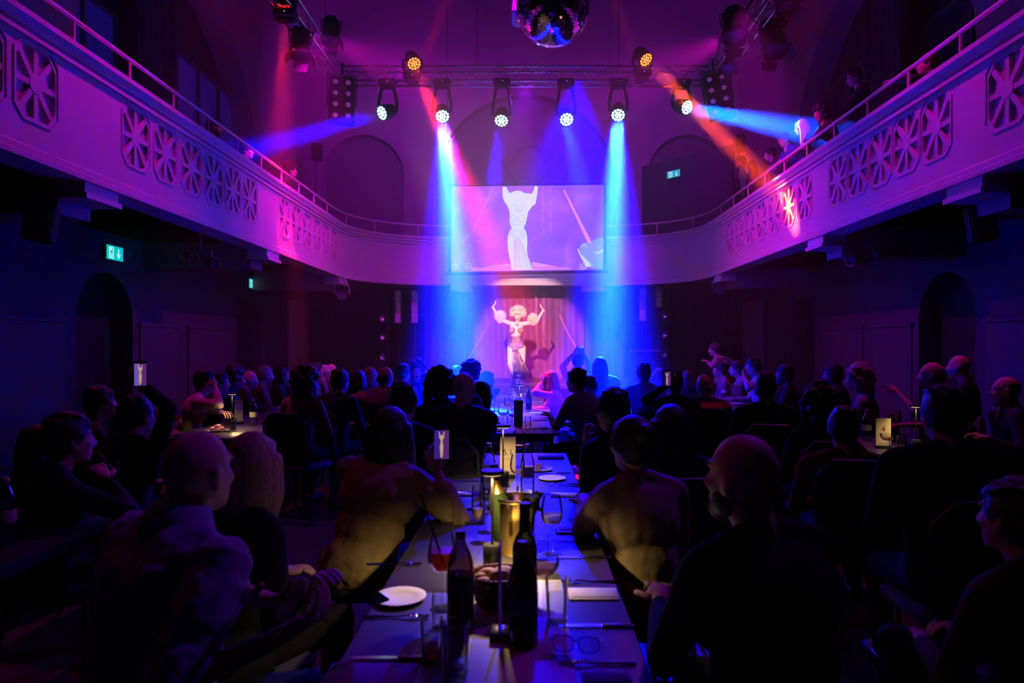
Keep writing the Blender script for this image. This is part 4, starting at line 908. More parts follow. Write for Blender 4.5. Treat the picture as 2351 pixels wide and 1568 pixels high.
nt.links.new(tc.outputs['Object'], sx.inputs[0]); nt.links.new(sx.outputs[2], cr.inputs[0]); nt.links.new(cr.outputs[0], b_.inputs['Base Color'])
p_stripe = person(1616, 886, 6.9, 'balding man in a dark jacket with an orange-red stripe across the back', face=8, hair='fringe', hc='grey', top=(.025, .025, .07), rough=.7, build=1.2, lean=.1, cm=stripe)
person(1757, 892, 5.5, 'dark-haired man in a black suit with his back to us by the red-lit table', face=12, hair='short', hc='black', top=(.010, .010, .016), rough=.7, build=1.15, lean=.05)
person(1882, 935, 4.6, 'woman with a big mass of dark curly hair right of the black suit', face=8, hair='curly', hc='black', fem=True, top=(.03, .02, .05))
person(1935, 985, 3.9, 'dark-haired guest in a dull red knit with a hand on the chair back', face=12, hair='short', hc='black', top=(.16, .03, .04), build=1.1)
person(2162, 1000, 2.95, 'large guest in black filling the dark right side of the view', face=5, hair='short', hc='black', top=(.008, .008, .008), build=1.3, s=1.08, z=1.25)
person(2325, 1215, 2.15, 'guest with dark hair barely visible at the lower right edge of the view', face=-20, hair='short', hc='brown', top=(.06, .02, .02), z=1.0, build=1.2)
# ---- right row of tables
person(1800, 862, 8.3, 'bearded dark-haired man in black in profile, right of the dark door panel', face=-62, hair='short', hc='black', beard=True, top=(.02, .015, .02), skin='tan')
person(1728, 842, 9.5, 'young man with short dark hair resting his chin on his hand in profile', face=-75, hair='short', hc='brown', top=(.5, .45, .5), hands=(at(1708, 862, 9.3), None), pcup=((1, 0, 0), None), curl=1.3)
person(1690, 848, 10.4, 'guest in profile half hidden behind the young man resting his chin', face=-75, hair='short', hc='brown', top=(.3, .25, .3))
person(1652, 850, 11.2, 'blurred guest in profile with dark hair at the far right table', face=-80, hair='short', hc='black', top=(.2, .1, .2))
person(1640, 806, 12.4, 'guest standing by the rear right curtain with a raised arm', face=-60, z=1.50, hair='short', hc='brown', stand=True, top=(.3, .2, .3), s=.95, hands=(at(1622, 830, 12.2), at(1665, 822, 12.2)))
person(1912, 862, 7.9, 'dark-skinned guest in a dark cap looking to the stage, near the framed panel', face=-60, hair='short', hc='black', skin='dark', top=(.02, .02, .03))
person(1968, 872, 6.6, 'woman with grey wavy hair and a grey scarf in profile', face=-58, hair='curly', hc='grey', fem=True, top=(.25, .2, .28))
person(2138, 862, 6.0, 'guest with thin hair in profile turned towards the raised forearm', face=-55, hair='fringe', hc='brown', top=(.03, .03, .03), hands=(at(2062, 902, 5.9), None), sleeve=.5)
person(2200, 842, 7.0, 'barely visible guest against the far right wall', face=-50, hair='bald', top=(.03, .02, .03))
person(2308, 898, 5.5, 'bald bearded man with glasses in a dark suit at the far right', face=-55, hair='bald', beard=True, hc='grey', glasses=True, top=(.03, .02, .05), rough=.7, hands=(at(2265, 1006, 5.3), None))
# ---- left rows
person(472, 876, 7.0, 'man with glasses and a red-lit sweater, cheek on his hand, left table', face=62, look=55, lean=.30, hair='short', hc='black', glasses=True, top=(.45, .30, .32), hands=(at(515, 950, 6.8), at(496, 895, 6.85)), pcup=(None, (-1, 0, .2)), build=1.1, voxel=.011)
person(505, 880, 7.6, 'guest half hidden behind the man with glasses and red-lit sweater', face=60, hair='short', hc='black', top=(.05, .03, .05))
person(541, 872, 7.9, 'woman with full dark hair and a royal blue top in profile', face=58, hair='curly', hc='black', fem=True, top=(.02, .03, .35))
person(573, 872, 8.6, 'bald man in profile with a dark collar at the left table', face=60, hair='bald', top=(.03, .02, .03), build=1.1)
person(610, 862, 9.3, 'grey-haired man in an open collar, between the bald man and long-haired woman', face=58, hair='short', hc='grey', top=(.12, .06, .08))
person(648, 860, 10.1, 'long dark-haired woman in profile in front of the pale left door', face=60, hair='long', hc='black', fem=True, top=(.03, .02, .03))
person(703, 878, 6.4, 'woman with short curly dark hair and bare shoulders, seen from behind', face=15, hair='curly', hc='black', fem=True, top=(.45, .25, .2), sleeve=.2)
person(782, 876, 6.9, 'man with receding dark hair in a navy jacket seen from behind', face=25, look=30, hair='short', hc='black', top=(.02, .02, .06), rough=.7, build=1.15)
person(822, 872, 7.7, 'woman with long straight dark hair edged in red light', face=30, hair='long', hc='brown', fem=True, top=(.5, .2, .2))
person(851, 866, 8.4, 'red-haired woman glowing in red light', face=-20, look=20, hair='bob', hc='red', fem=True, top=(.5, .25, .25))
person(886, 866, 7.6, 'bald-topped guest in a grey hooded top, left of the laughing woman', face=20, hair='fringe', hc='brown', top=(.28, .2, .28), build=1.1)
person(927, 858, 8.7, 'dark-haired man in dark blue next to the laughing woman', face=30, hair='short', hc='black', top=(.06, .05, .12), build=1.1)
person(958, 852, 9.2, 'laughing curly-haired woman in a black top turned to face us', face=150, look=168, lean=.05, hair='curly', hc='brown', fem=True, top=(.02, .02, .03), sleeve=.4, hands=(at(990, 862, 9.0), None), voxel=.009)
for a, (px, py, Y_, hr, l_) in enumerate(((728, 850, 11.5, 'short', 'guest in a suit with a pale tie in the far left row'), (746, 852, 12.0, 'fringe', 'balding guest behind the suited guest in the far left row'), (762, 850, 12.6, 'bald', 'bald guest with a round head in the far left row'), (716, 858, 10.6, 'bob', 'fair-haired guest at the head of the far left row'))):
    person(px, py, Y_, l_, face=62, hair=hr, hc='grey' if a % 2 else 'brown', top=(.2, .12, .2) if a else (.05, .04, .08))
person(318, 955, 4.2, 'guest in black holding up a small lit phone in the dark on the left', face=20, hair='short', hc='black', top=(.02, .02, .03), z=1.12, hands=(None, at(322, 880, 4.1)), pcup=(None, (0, .7, 0)), build=1.2)
person(160, 1010, 3.2, 'man with dark hair and faintly purple face in the dark at the far left', face=40, hair='short', hc='black', top=(.02, .02, .02), hands=(None, at(245, 1100, 3.2)), build=1.2)
person(232, 925, 5.2, 'guest with clasped hands at the far left, barely lit dark red', face=50, hair='short', hc='brown', top=(.05, .02, .02))
person(95, 1020, 4.2, 'guest with dark red tinted hair at the extreme left', face=40, hair='bob', hc='brown', fem=True, top=(.02, .01, .01))
# ---- balcony guests
FB = ZB+.31
BG = dict(stand=True, floor=FB, with_chair=False, voxel=.011)
person(1800, 322, 12.0, 'boy in a blue T-shirt leaning on the balcony rail', face=-95, lean=.75, pitch=18, hair='short', hc='brown', top=(.06, .07, .4), sleeve=.45, hands=((4.33, 12.6, ZR+.02), (4.33, 11.75, ZR+.02)), **BG)
person(1840, 292, 11.15, 'long-haired woman on the balcony with her face lit cyan-white', face=-85, look=-55, lean=.5, pitch=12, hair='long', hc='blonde', fem=True, top=(.03, .03, .04), hands=((4.33, 11.4, ZR+.02), (4.34, 11.0, ZR+.02)), **BG)
person(1884, 262, 10.5, 'guest with bushy black hair bending over the balcony rail', face=-95, lean=.45, pitch=15, hair='curly', hc='black', top=(.02, .02, .02), skin='tan', hands=((4.33, 10.7, ZR+.02), (4.33, 10.15, ZR+.02)), **BG)
person(1962, 178, 9.4, 'guest in black standing back from the rail under the dark arch', face=-80, lean=.15, pitch=10, hair='short', hc='brown', top=(.015, .015, .015), hands=((4.33, 9.5, ZR+.02), (4.4, 9.3, ZR+.05)), s=1.0, **BG)
person(1768, 355, 12.75, 'dark-haired guest behind the boy in the blue T-shirt', face=-75, lean=.2, pitch=10, hair='short', hc='black', top=(.08, .05, .12), **BG)
person(1722, 384, 13.6, 'long-haired guest in red haze at the far end of the right balcony', face=-70, lean=.2, pitch=10, hair='long', hc='brown', fem=True, top=(.2, .05, .1), **BG)
person(1700, 372, 14.6, 'pale-shirted guest behind the long-haired guest on the right balcony', face=-70, hair='short', hc='black', top=(.5, .35, .5), **BG)
person(2128, 150, 7.75, 'barely visible standing guest with a hand on the near right rail', face=-70, hair='short', hc='brown', top=(.02, .02, .03), hands=((4.33, 7.9, ZR+.03), None), **BG)
BS = dict(floor=FB, with_chair=False, voxel=.011, stand=True, lean=.6)
person(492, 292, 10.0, 'bearded man bowed over the left balcony rail', face=70, hair='short', hc='brown', beard=True, top=(.04, .03, .04), **BS)
person(566, 348, 11.2, 'man in a dark flat cap on the left balcony, nose lit blue', face=75, hair='short', hc='black', glasses=True, top=(.04, .03, .05), **BS)
person(668, 392, 13.0, 'curly-haired guest dim in the haze of the left balcony', face=70, hair='curly', hc='brown', top=(.1, .05, .08), **BS)
# ------------------------------------------------------------------ the performer
def perf():
    Y = 15.0; k = 6.815
    def q(cx, cy, dy=0): return at(1090+cx/k, 670+cy/k, Y+dy)
    o = emp('person', (q(640, 900).x, Y, .70), 'showgirl on stage with both arms raised, feathered blonde hair, sequined corset and satin train', 'person')
    sk = mat('performer skin', (.86, .62, .52), .45, var=.04, spec=.4); b = G(); f = G()
    C = q(676, 385); M = Matrix.Rotation(PI-R(6), 3, 'Z') @ Matrix.Rotation(R(3), 3, 'X'); head(b, C, M, True)
    cl = lambda *a: b.cap(*a, 12)
    N = q(668, 480, .01); cl(N, C+Vector((0, .01, -.05)), .043, .042)
    b.ell(q(652, 545, .0), (.15, .085, .11), 14); b.ell(q(648, 640, .0), (.128, .09, .12), 14); b.ell(q(648, 735), (.092, .075, .12), 14); b.ell(q(650, 830), (.165, .115, .13), 14); b.ell(q(650, 770), (.12, .09, .1), 14)
    for s, sh, el, wr, tip in ((-1, (560, 495), (372, 425), (285, 235), (348, 140)), (1, (762, 500), (965, 470), (1075, 285), (1008, 202))):
        S, E, W, Tp = q(*sh, .0), q(*el, -.05), q(*wr, -.10), q(*tip, -.12)
        cl(N+Vector((s*.03, 0, -.03)), S, .045, .05); cl(S, E, .052, .042); cl(E, W, .040, .025)
        hand(b, f, W, (Tp-W), 1 if s < 0 else -1, .28, Vector((s, -.2, 0)), .95, .1)
        b.ell(q(652+s*62, 600, -.085), (.062, .055, .06), 10)
    for s, hp, kn, an in ((-1, (572, 880), (552, 1130), (612, 1385)), (1, (735, 880), (750, 1110), (705, 1380))):
        H_, K_, A_ = q(*hp, 0), q(*kn, -.04 if s < 0 else -.01), q(*an, .05); cl(H_, K_, .098, .062); cl(K_, A_, .060, .036)
        b.cap(K_*.62+A_*.38+Vector((0, .025, 0)), K_*.45+A_*.55+Vector((0, .01, 0)), .052, .042, 10); cl(A_, A_+Vector((0, -.12, -.055)), .032, .026)
        g = G().cap(A_+Vector((0, -.03, -.045)), A_+Vector((0, -.15, -.07)), .034, .028, 10); g.cap(A_+Vector((0, .03, -.04)), A_+Vector((0, .04, -.11)), .022, .008, 8)
        mk('high_heel_shoe', g, mat('bronze satin shoe', (.5, .3, .22), .3, .4), o, world=True)
    me = fuse(b, .008, 3); bb = bmesh.new(); bb.from_mesh(me); fm = bpy.data.meshes.new('t'); fm.from_pydata(f.v, [], f.f); bb.from_mesh(fm); bb.to_mesh(me); bb.free()
    off = Vector(o.location)
    for v in me.vertices: v.co -= off
    link('body', me, sk, o)
    def lk(nm, g, vx, it, mm):
        m2 = fuse(g, vx, it)
        for v in m2.vertices: v.co -= off
        return link(nm, m2, mm, o)
    blonde = mat('pale blonde feathers', (.88, .66, .48), .8, var=.15, scale=40, sheen=.4)
    hg = hair_mesh('feather', C+Vector((0, .02, .055)), M @ Matrix.Scale(1.42, 3), 5, True)
    h = lk('hair', hg, .008, 2, blonde)
    hc_ = C+Vector((0, .02, .085)); mk('feather_curls', fluff(hc_, 1500, (.15, .12, .12), .85, .085, random.Random(6), lambda d: not (d.y < -.30 and d.z < .35) and d.z > -.55, .25), blonde, h, world=True, fixn=False)['kind'] = 'stuff'
    rnd = random.Random(2)
    for s, c in ((-1, (400, 385)), (1, (915, 430))):
        g = G(); c = q(*c, -.03); g.ell(c, (.10, .085, .10), 12)
        g.ell(c+Vector((0, 0, .02)), (.085, .08, .11), 12)
        cf = lk('feather_cuff', g, .009, 2, blonde); mk('feather_strands', fluff(c, 700, (.10, .09, .11), .9, .065, rnd), blonde, cf, world=True, fixn=False)['kind'] = 'stuff'
    seq = mat('bronze sequins', (.50, .27, .24), .45, .45, var=.9, scale=140, bump=.8); nt = seq.node_tree
    g = G()
    g.ell(q(648, 735), (.102, .085, .105), 14); g.ell(q(650, 770), (.128, .10, .1), 14); g.ell(q(650, 828), (.180, .128, .105), 14); g.ell(q(592, 850, .0), (.112, .122, .085), 12); g.ell(q(712, 850, .0), (.112, .122, .085), 12)
    co = lk('corset', g, .009, 2, seq)
    for s in (-1, 1):
        g = G(); c = q(650+s*64, 603, -.10); g.ell(c, (.068, .058, .066), 14); lk('bra_cup', g, .007, 1, seq)
        g = G()
        for r_ in (.035, .058): g.tube([c+Vector((r_*math.cos(t), -.05+.02*(r_/.058)**2, r_*math.sin(t))) for t in [2*PI*i/16 for i in range(16)]], .004, 5, True)
        mk('cup_trim', g, seq, o, world=True)
    g = G()
    for i in range(7):
        for s in (-1, 1): g.tube([q(640+s*8, 800+i*16, -.13), q(645+s*60, 792+i*13, -.128), q(650+s*112, 775+i*15, -.075)], .0032, 5)
    g.tube([q(625, 690, -.09), q(635, 880, -.13)], .006, 5); mk('corset_beading', g, mat('bright bead', (.9, .8, .75), .2, .8), co, world=True)
    g = G()
    for i in range(70):
        d = Vector((rnd.uniform(-1, 1), 0, rnd.uniform(-1, 1))); p = q(655+d.x*85, 770+d.z*85, 0); g.ell((p.x, p.y-.125+.05*abs(d.x)+.03*(abs(d.z)), p.z), (.0045,)*3, 5)
    mk('rhinestone', g, mat('rhinestones', (1, 1, 1), .1, 1), co, world=True)['kind'] = 'stuff'
    g = G()
    for z_, r_ in ((492, .05), (505, .062)): g.tube([q(665, z_, 0)+Vector((r_*1.15*math.cos(t), -.01+r_*math.sin(t)*1.3, .012*math.sin(t))) for t in [2*PI*i/20 for i in range(20)]], .0055, 5, True)
    for i in range(5): g.ell(q(640+i*10, 520+8*(2-abs(i-2)), -.09), (.008, .005, .012), 6)
    mk('necklace', g, chrome, o, world=True)
    FM = lambda x, y, z: C+M @ Vector((x, y, z))
    g = G().tube([FM(.072*math.cos(R(a)), .01+.080*math.sin(R(a)), .060-.012*math.sin(R(a))) for a in range(0, 181, 15)], .007, 6); g.ell(FM(0, .092, .042), (.010, .006, .014), 8)
    for s in (-1, 1): g.cap(FM(s*.082, .0, -.03), FM(s*.084, .0, -.075), .006, .01, 8)
    mk('headdress_band', g, mat('jewelled band', (.35, .2, .18), .2, .9), o, world=True)
    for s in (-1, 1):
        e = mk('eye', G().ell(FM(s*.031, .077, .002), (.0135, .0135, .011), 8), mat('eye white', (.7, .7, .7), .2), o, world=True)
        mk('iris', G().ell(FM(s*.031, .087, .002), (.006, .006, .006), 6), mat('iris', (.02, .015, .01), .2), e, world=True)
        mk('eyebrow', G().tube([FM(s*.012, .094, .018), FM(s*.032, .093, .030), FM(s*.052, .080, .026)], .0027, 6), mat('dark makeup', (.04, .015, .012), .5), o, world=True)
    mk('lips', G().tube([FM(-.021, .090, -.064), FM(-.008, .101, -.057), FM(.008, .101, -.057), FM(.021, .090, -.064), FM(.008, .099, -.078), FM(-.008, .099, -.078)], .006, 6, True), mat('red lips', (.45, .01, .03), .3), o, world=True)
    # satin train: a pleated sheet from the hip knot to the hem
    sat = mat('bronze satin', (.42, .27, .24), .22, .55, var=.1, scale=8)
    g = G(); nu, nv = 44, 26; v = []
    for side in (0, 1):
        for j in range(nv+1):
            t = j/nv; xl = 612-10*t; xr = 665+235*t**.85; yb = 905; 
            for i in range(nu+1):
                u = i/nu; x = xl+(xr-xl)*u; ye = 1400-62*u*t if True else 0; y = yb+(ye-yb)*t
                fold_ = math.sin(u*21+1.5*t)*(.012+.030*t)+math.sin(u*9-2*t)*.02*t
                p = q(x, y, 0); v.append((p.x, p.y-.135-.05*math.sin(t*2.2)+fold_+side*.004, p.z))
    W_ = nu+1; fs = []
    for side in (0, 1):
        for j in range(nv):
            for i in range(nu): a = side*W_*(nv+1)+j*W_+i; t4 = (a, a+1, a+W_+1, a+W_); fs.append(t4 if side else t4[::-1])
    g.add(v, fs); mk('satin_train', g, sat, o, world=True, fixn=False)
    mk('hip_knot', G().ell(q(625, 905, -.14), (.045, .03, .035), 10).ell(q(600, 915, -.14), (.03, .025, .022), 8).ell(q(655, 915, -.13), (.035, .025, .025), 8), sat, o, world=True)
perf()
# ------------------------------------------------------------------ tables
tabm = mat('black lacquered table', (.030, .028, .042), .36, var=.1, scale=5, spec=.5, ior=2.3)
def table(x0, x1, y0, y1, lab, grp, tm=None):
    cx, cy_ = (x0+x1)/2, (y0+y1)/2; r = emp('table', (cx, cy_, 0), lab, 'table', grp); hx, hy = (x1-x0)/2, (y1-y0)/2
    mk('tabletop', G().bbox((0, 0, TAB-.0125), (2*hx, 2*hy-.004, .025), .003), tm or tabm, r); mk('apron', G().bbox((0, 0, TAB-.055), (2*hx-.16, 2*hy-.16, .06), .004), black, r)
    for a in (-1, 1):
        for b in (-1, 1): mk('leg', G().bbox((a*(hx-.07), b*(hy-.07), (TAB-.03)/2), (.045, .045, TAB-.03), .003), black, r)
    return r
gm_ = 'black tables of the long centre row'
for y0, y1, l_ in ((.75, 2.19, 'black table nearest to us, with the eyeglasses and two dark bottles'), (2.19, 3.63, 'black table with the gold ice bucket, second from us'), (3.63, 5.07, 'black table with the tall table-number card, third from us'),
                   (6.22, 7.9, 'black table with cyan-lit front edge beyond the gap in the row'), (7.9, 9.6, 'black table behind the one with the cyan-lit edge'), (9.6, 11.3, 'black table second from the stage in the centre row'), (11.3, 13.0, 'black table closest to the stage in the centre row')):
    table(-.475, .307, y0, y1, l_, gm_)
for x0, x1, y0, y1, l_ in ((-3.24, -2.42, 5.9, 7.6, 'black side table with the number card and lamp, left row'), (-3.15, -2.42, 7.6, 9.3, 'black side table behind the bare-shouldered woman, left row'), (-3.15, -2.42, 9.3, 11.2, 'black side table furthest back in the left row'),
                           (2.38, 3.10, 4.35, 6.0, 'black side table with the pale number card, right row'), (2.50, 3.12, 8.1, 9.6, 'black side table with glass bottle behind the black suit'), (2.50, 3.12, 9.6, 11.4, 'black side table with the red-lit card')):
    table(x0, x1, y0, y1, l_, 'black tables of the side rows')
table(-2.6, -1.9, 2.3, 3.2, 'black side table in the dark at the far left edge', 'black tables of the side rows', mat('matte shaded tabletop', (.010, .010, .014), .75, spec=.2))  # darker, duller copy of the table finish puts shade into the colour
table(2.05, 2.75, 2.5, 3.2, 'black side table in the dark at the far right edge', 'black tables of the side rows', _M['matte shaded tabletop'])
def tp(px, py): Y = (EYE-TAB)*F_PX/(py-797); return Vector(((px-1207)*Y/F_PX, Y, TAB))
T(mk('table_runner', G().bbox((-.012, 1.55, TAB+.0012), (.27, 1.5, .002), .0005), mat('pale paper runner', (.62, .58, .52), .55, var=.05)), 'pale paper runner lying along the middle of the nearest table', 'table runner')
# ------------------------------------------------------------------ tableware
def thin(name, tint, dif=0.0, gl=(1, 1, 1), rough=.03, f0=1.0):
    """thin-walled glass or drink: fresnel gloss over a tinted see-through body"""
    if name in _M: return _M[name]
    m = bpy.data.materials.new(name); m.use_nodes = True; nt = m.node_tree; nt.nodes.clear(); N = nt.nodes.new; L = nt.links.new
    out = N('ShaderNodeOutputMaterial'); tr = N('ShaderNodeBsdfTransparent'); tr.inputs[0].default_value = (*tint, 1); g_ = N('ShaderNodeBsdfGlossy'); g_.inputs[0].default_value = (*gl, 1); g_.inputs['Roughness'].default_value = rough
    fr = N('ShaderNodeLayerWeight'); fr.inputs[0].default_value = .2*f0; no = N('ShaderNodeTexNoise'); no.inputs['Scale'].default_value = 6; bp = N('ShaderNodeBump'); bp.inputs['Strength'].default_value = .04; L(no.outputs[0], bp.inputs['Height']); L(bp.outputs[0], g_.inputs['Normal'])
    mx = N('ShaderNodeMixShader'); body = tr.outputs[0]
    if dif:
        df = N('ShaderNodeBsdfTranslucent'); df.inputs[0].default_value = (*tint, 1); d2 = N('ShaderNodeBsdfDiffuse'); d2.inputs[0].default_value = (*tint, 1); a1 = N('ShaderNodeMixShader'); a1.inputs[0].default_value = .5; L(df.outputs[0], a1.inputs[1]); L(d2.outputs[0], a1.inputs[2])
        m2 = N('ShaderNodeMixShader'); m2.inputs[0].default_value = dif; L(tr.outputs[0], m2.inputs[1]); L(a1.outputs[0], m2.inputs[2]); body = m2.outputs[0]
    mu = N('ShaderNodeMath'); mu.operation = 'MULTIPLY'; mu.inputs[1].default_value = .85; L(fr.outputs['Fresnel'], mu.inputs[0]); L(mu.outputs[0], mx.inputs[0]); L(body, mx.inputs[1]); L(g_.outputs[0], mx.inputs[2]); L(mx.outputs[0], out.inputs[0]); _M[name] = m; return m
glass = thin('clear glass', (.93, .94, .95))
LQ = {'water': thin('water', (.90, .92, .95), .03), 'white': thin('white wine', (1, .72, .25), .25), 'red': thin('red wine', (.45, .01, .04), .3), 'spritz': thin('spritz', (1, .25, .02), .4), 'pink': thin('pink drink', (1, .35, .45), .4), 'cola': thin('cola', (.18, .05, .03), .25)}
GW_ = 'glasses on the tables'
def shell(g, prof, t=.0016, n=28):
    inn = [(max(r-t, 0), z+ (t if i == 0 else 0)) for i, (r, z) in enumerate(prof)]
    return g.lathe([(0, prof[0][1])]+list(prof)+[(r, z) for r, z in inn[::-1]]+[(0, inn[0][1])], (0, 0, 0), n)
_meshes = {}
def shared(key, fn, m):
    if key not in _meshes: _meshes[key] = _mesh(key.split(':')[0], fn(), m)
    return _meshes[key]
def part(name, key, fn, m, parent):
    o = bpy.data.objects.new(name, shared(name+':'+key, fn, m)); COL.objects.link(o); o.parent = parent; return o
def wine(p, lab, liq='white', lvl=.45, s=1.0, kind='wine'):
    r = emp('wine_glass' if kind == 'wine' else kind, p, lab, 'glass', GW_); r.scale = (s, s, s)
    P = {'wine': [(.010, .105), (.030, .115), (.040, .135), (.042, .155), (.038, .185), (.032, .215)], 'champagne_flute': [(.008, .085), (.020, .10), (.026, .13), (.028, .16), (.026, .21), (.024, .235)], 'coupe_glass': [(.008, .11), (.035, .125), (.046, .145), (.047, .165)]}[kind]
    z0 = P[0][1]
    def fb():
        g = G(); pr = [(.034, .0), (.034, .002), (.008, .006), (.0038, .014), (.0038, z0-.012), (.009, z0-.001)]+P[1:]
        inn = [(max(a-.0012, 0), b+.001) for a, b in P[1:]][::-1]+[(0, z0+.004)]
        return g.lathe([(0, 0)]+pr+inn, (0, 0, 0), 28)
    part('bowl', kind, fb, glass, r)
    if liq:
        zt = z0+(P[-1][1]-z0)*lvl
        def fl():
            pr = [(0, z0+.005)]
            for (a, b), (c, d) in zip(P[1:], P[2:]):
                if b < zt: pr.append((a-.0016, b+.001))
                if b < zt <= d: t = (zt-b)/(d-b); pr.append((a+(c-a)*t-.0018, zt)); break
            pr.append((0, zt)); return G().lathe(pr, (0, 0, 0), 24)
        part('drink', '%s%s%.2f' % (kind, liq, lvl), fl, LQ[liq], r)
    return r
def tumbler(p, lab, liq='water', lvl=.5, s=1.0, h=.125, rr=.034):
    r = emp('tumbler', p, lab, 'glass', GW_); r.scale = (s, s, s)
    part('tumbler_body', '%.3f' % h, lambda: G().lathe([(0, 0), (rr*.82, 0), (rr*.86, .004), (rr, h), (rr-.0018, h), (rr*.84-.001, .012), (0, .011)], (0, 0, 0), 28), glass, r)
    if liq: part('drink', '%s%.2f%.3f' % (liq, lvl, h), lambda: G().lathe([(0, .0125), (rr*.84-.003, .0132), (rr*(.86+.14*lvl)-.0035, h*lvl), (0, h*lvl)], (0, 0, 0), 24), LQ[liq], r)
    return r
def bottle(p, lab, kind='water', s=1.0):
    r = emp('bottle', p, lab, 'bottle', 'bottles on the tables'); r.scale = (s, s, s)
    if kind == 'wine':
        gm = mat('dark green bottle glass', (.03, .05, .02), .05, trans=.4, var=.0); part('bottle_body', 'wine', lambda: G().lathe([(0, 0), (.036, 0), (.038, .004), (.038, .19), (.030, .215), (.016, .238), (.0145, .31), (.0165, .312), (.0165, .322), (0, .322)], (0, 0, 0), 28), gm, r)
        part('foil', 'wine', lambda: G().lathe([(.0165, .235), (.0172, .24), (.0158, .322), (0, .324)], (0, 0, 0), 24), mat('dark foil', (.05, .015, .02), .3, .4), r); return r
    dark = kind == 'dark'
    gm = thin('smoky bottle glass', (.62, .48, .60)) if dark else glass
    prof = [(.034, 0), (.039, .004), (.039, .15), (.037, .175), (.028, .205), (.017, .228), (.0135, .242), (.0135, .258)]
    part('bottle_body', kind, lambda: shell(G(), prof), gm, r)
    part('cap', kind, lambda: G().lathe([(.0145, .243), (.0155, .245), (.0155, .262), (.0135, .266), (0, .266)], (0, 0, 0), 24), mat('red-brown cap', (.25, .03, .03), .4) if dark else mat('copper cap', (.75, .50, .38), .35, .3), r)
    part('contents', kind, lambda: G().lathe([(0, .004), (.0355, .006), (.0368, .03), (.0368, .142), (0, .142)], (0, 0, 0), 24), LQ['cola' if dark else 'water'], r)
    part('label', kind, lambda: G().lathe([(.0394, .085), (.0397, .086), (.0397, .135), (.0394, .136)], (0, 0, 0), 32, closed=True), mat('dark bottle label', (.05, .04, .07), .6) if dark else mat('cream bottle label', (.75, .72, .55), .6, scale=60, var=.1), r)
    return r
# number cards
def card(p, lab, rz, txt=None, w_=.095, h=.235, col=None, sub=True):
    r = emp('table_number_card', p, lab, 'table card', 'table number cards', rz); m = mat('cream card', (.66, .56, .44), .6, var=.04)
    mk('card', G().bbox((0, 0, .018+h/2), (w_, .0035, h), .001), m, r); mk('stand', G().bbox((0, 0, .012), (w_*.95, .05, .024), .002), blackp, r)
    ink = mat('dark ink', (.03, .02, .03), .6); gk = mat('pale grey ink', (.40, .36, .32), .6)
    def text(s_, sz, x, z, mm, nm):
        cu = bpy.data.curves.new(nm, 'FONT'); cu.body = s_; cu.size = sz; cu.align_x = 'CENTER'; cu.extrude = .0002; cu.materials.append(mm)
        to = bpy.data.objects.new(nm, cu); COL.objects.link(to); dg = bpy.context.evaluated_depsgraph_get(); me = bpy.data.meshes.new_from_object(to.evaluated_get(dg)); bpy.data.objects.remove(to)
        ob = bpy.data.objects.new(nm, me); COL.objects.link(ob); ob.parent = r; ob.location = (x, -.0021, z); ob.rotation_euler = (PI/2, 0, 0)
    if txt:
        text(txt, .050*w_/.095, 0, h*.60, ink, 'number')
        if sub: text('TISCH', .021*w_/.095, 0, h*.46, gk, 'word')
        mk('bottom_band', G().box((-w_*.36, -.0023, .018+h*.07), (w_*.36, -.0018, .018+h*.105)), gk, r)
    return r
card((at(1166, 1090, 4.1).x, 4.1, TAB), 'cream number card reading 5.1 between the two clear bottles', 0, '5.1')
card((at(1190, 968, 6.9).x, 6.9, TAB), 'magenta-lit number card on the far table beyond the gap', 0, '5.2')
card((at(548, 968, 7.0).x, 7.0, TAB), 'narrow number card reading 5.3 beside the left table lamp', R(55), '5.3')
card((at(2028, 1025, 5.3).x, 5.3, TAB), 'pale wide number card with a 4 at the right side table', 0, '4', .12, .22)
card((at(1690, 918, 10.0).x, 10.0, TAB), 'number card glowing red at the far right table', R(10), None, .14, .22)
card((-.072, 1.86, TAB), 'number card seen edge-on right of the bread basket', R(88), None, .09, .235)
card((at(728, 905, 9.8).x, 9.8, TAB), 'pink-lit number card on the furthest left table', R(20), None, .1, .22)
# cordless disc lamps
def lamp(px, py, lab, watt=1.3, h=.345):
    p = tp(px, py); r = emp('table_lamp', p, lab, 'table lamp', 'cordless disc table lamps')
    part('base', 'l', lambda: G().lathe([(0, 0), (.032, 0), (.0335, .002), (.0335, .082), (.0315, .085), (0, .085)], (0, 0, 0), 28), blackp, r)
    part('stem', 'l%.2f' % h, lambda: G().tube([(0, 0, .08), (0, 0, h-.01)], .0045, 10), black, r)
    sh = part('shade', 'l%.2f' % h, lambda: G().lathe([(0, h-.006), (.040, h-.006), (.0425, h-.003), (.0425, h+.006), (.040, h+.009), (0, h+.009)], (0, 0, 0), 28), black, r)
    part('light_ring', 'l%.2f' % h, lambda: G().lathe([(.006, h-.0085), (.034, h-.0085), (.034, h-.0062), (.006, h-.0062)], (0, 0, 0), 28, closed=True), mat('lit lamp diffuser', (.8, .7, .5), .4, emit=(1.0, .72, .34), es=1.6), sh)
    d = bpy.data.lights.new('lamp_light', 'SPOT'); d.energy = watt*17; d.color = (1.0, .66, .26); d.spot_size = R(150); d.spot_blend = .9; d.shadow_soft_size = .02
    lo = bpy.data.objects.new('lamp_light', d); COL.objects.link(lo); lo.parent = r; lo.location = (0, 0, h-.012)
    return r
lamp(1130, 1303, 'black disc lamp standing left of the gold ice bucket', 3.0); lamp(1155, 1116, 'black disc lamp standing before the 5.1 card', 1.2)
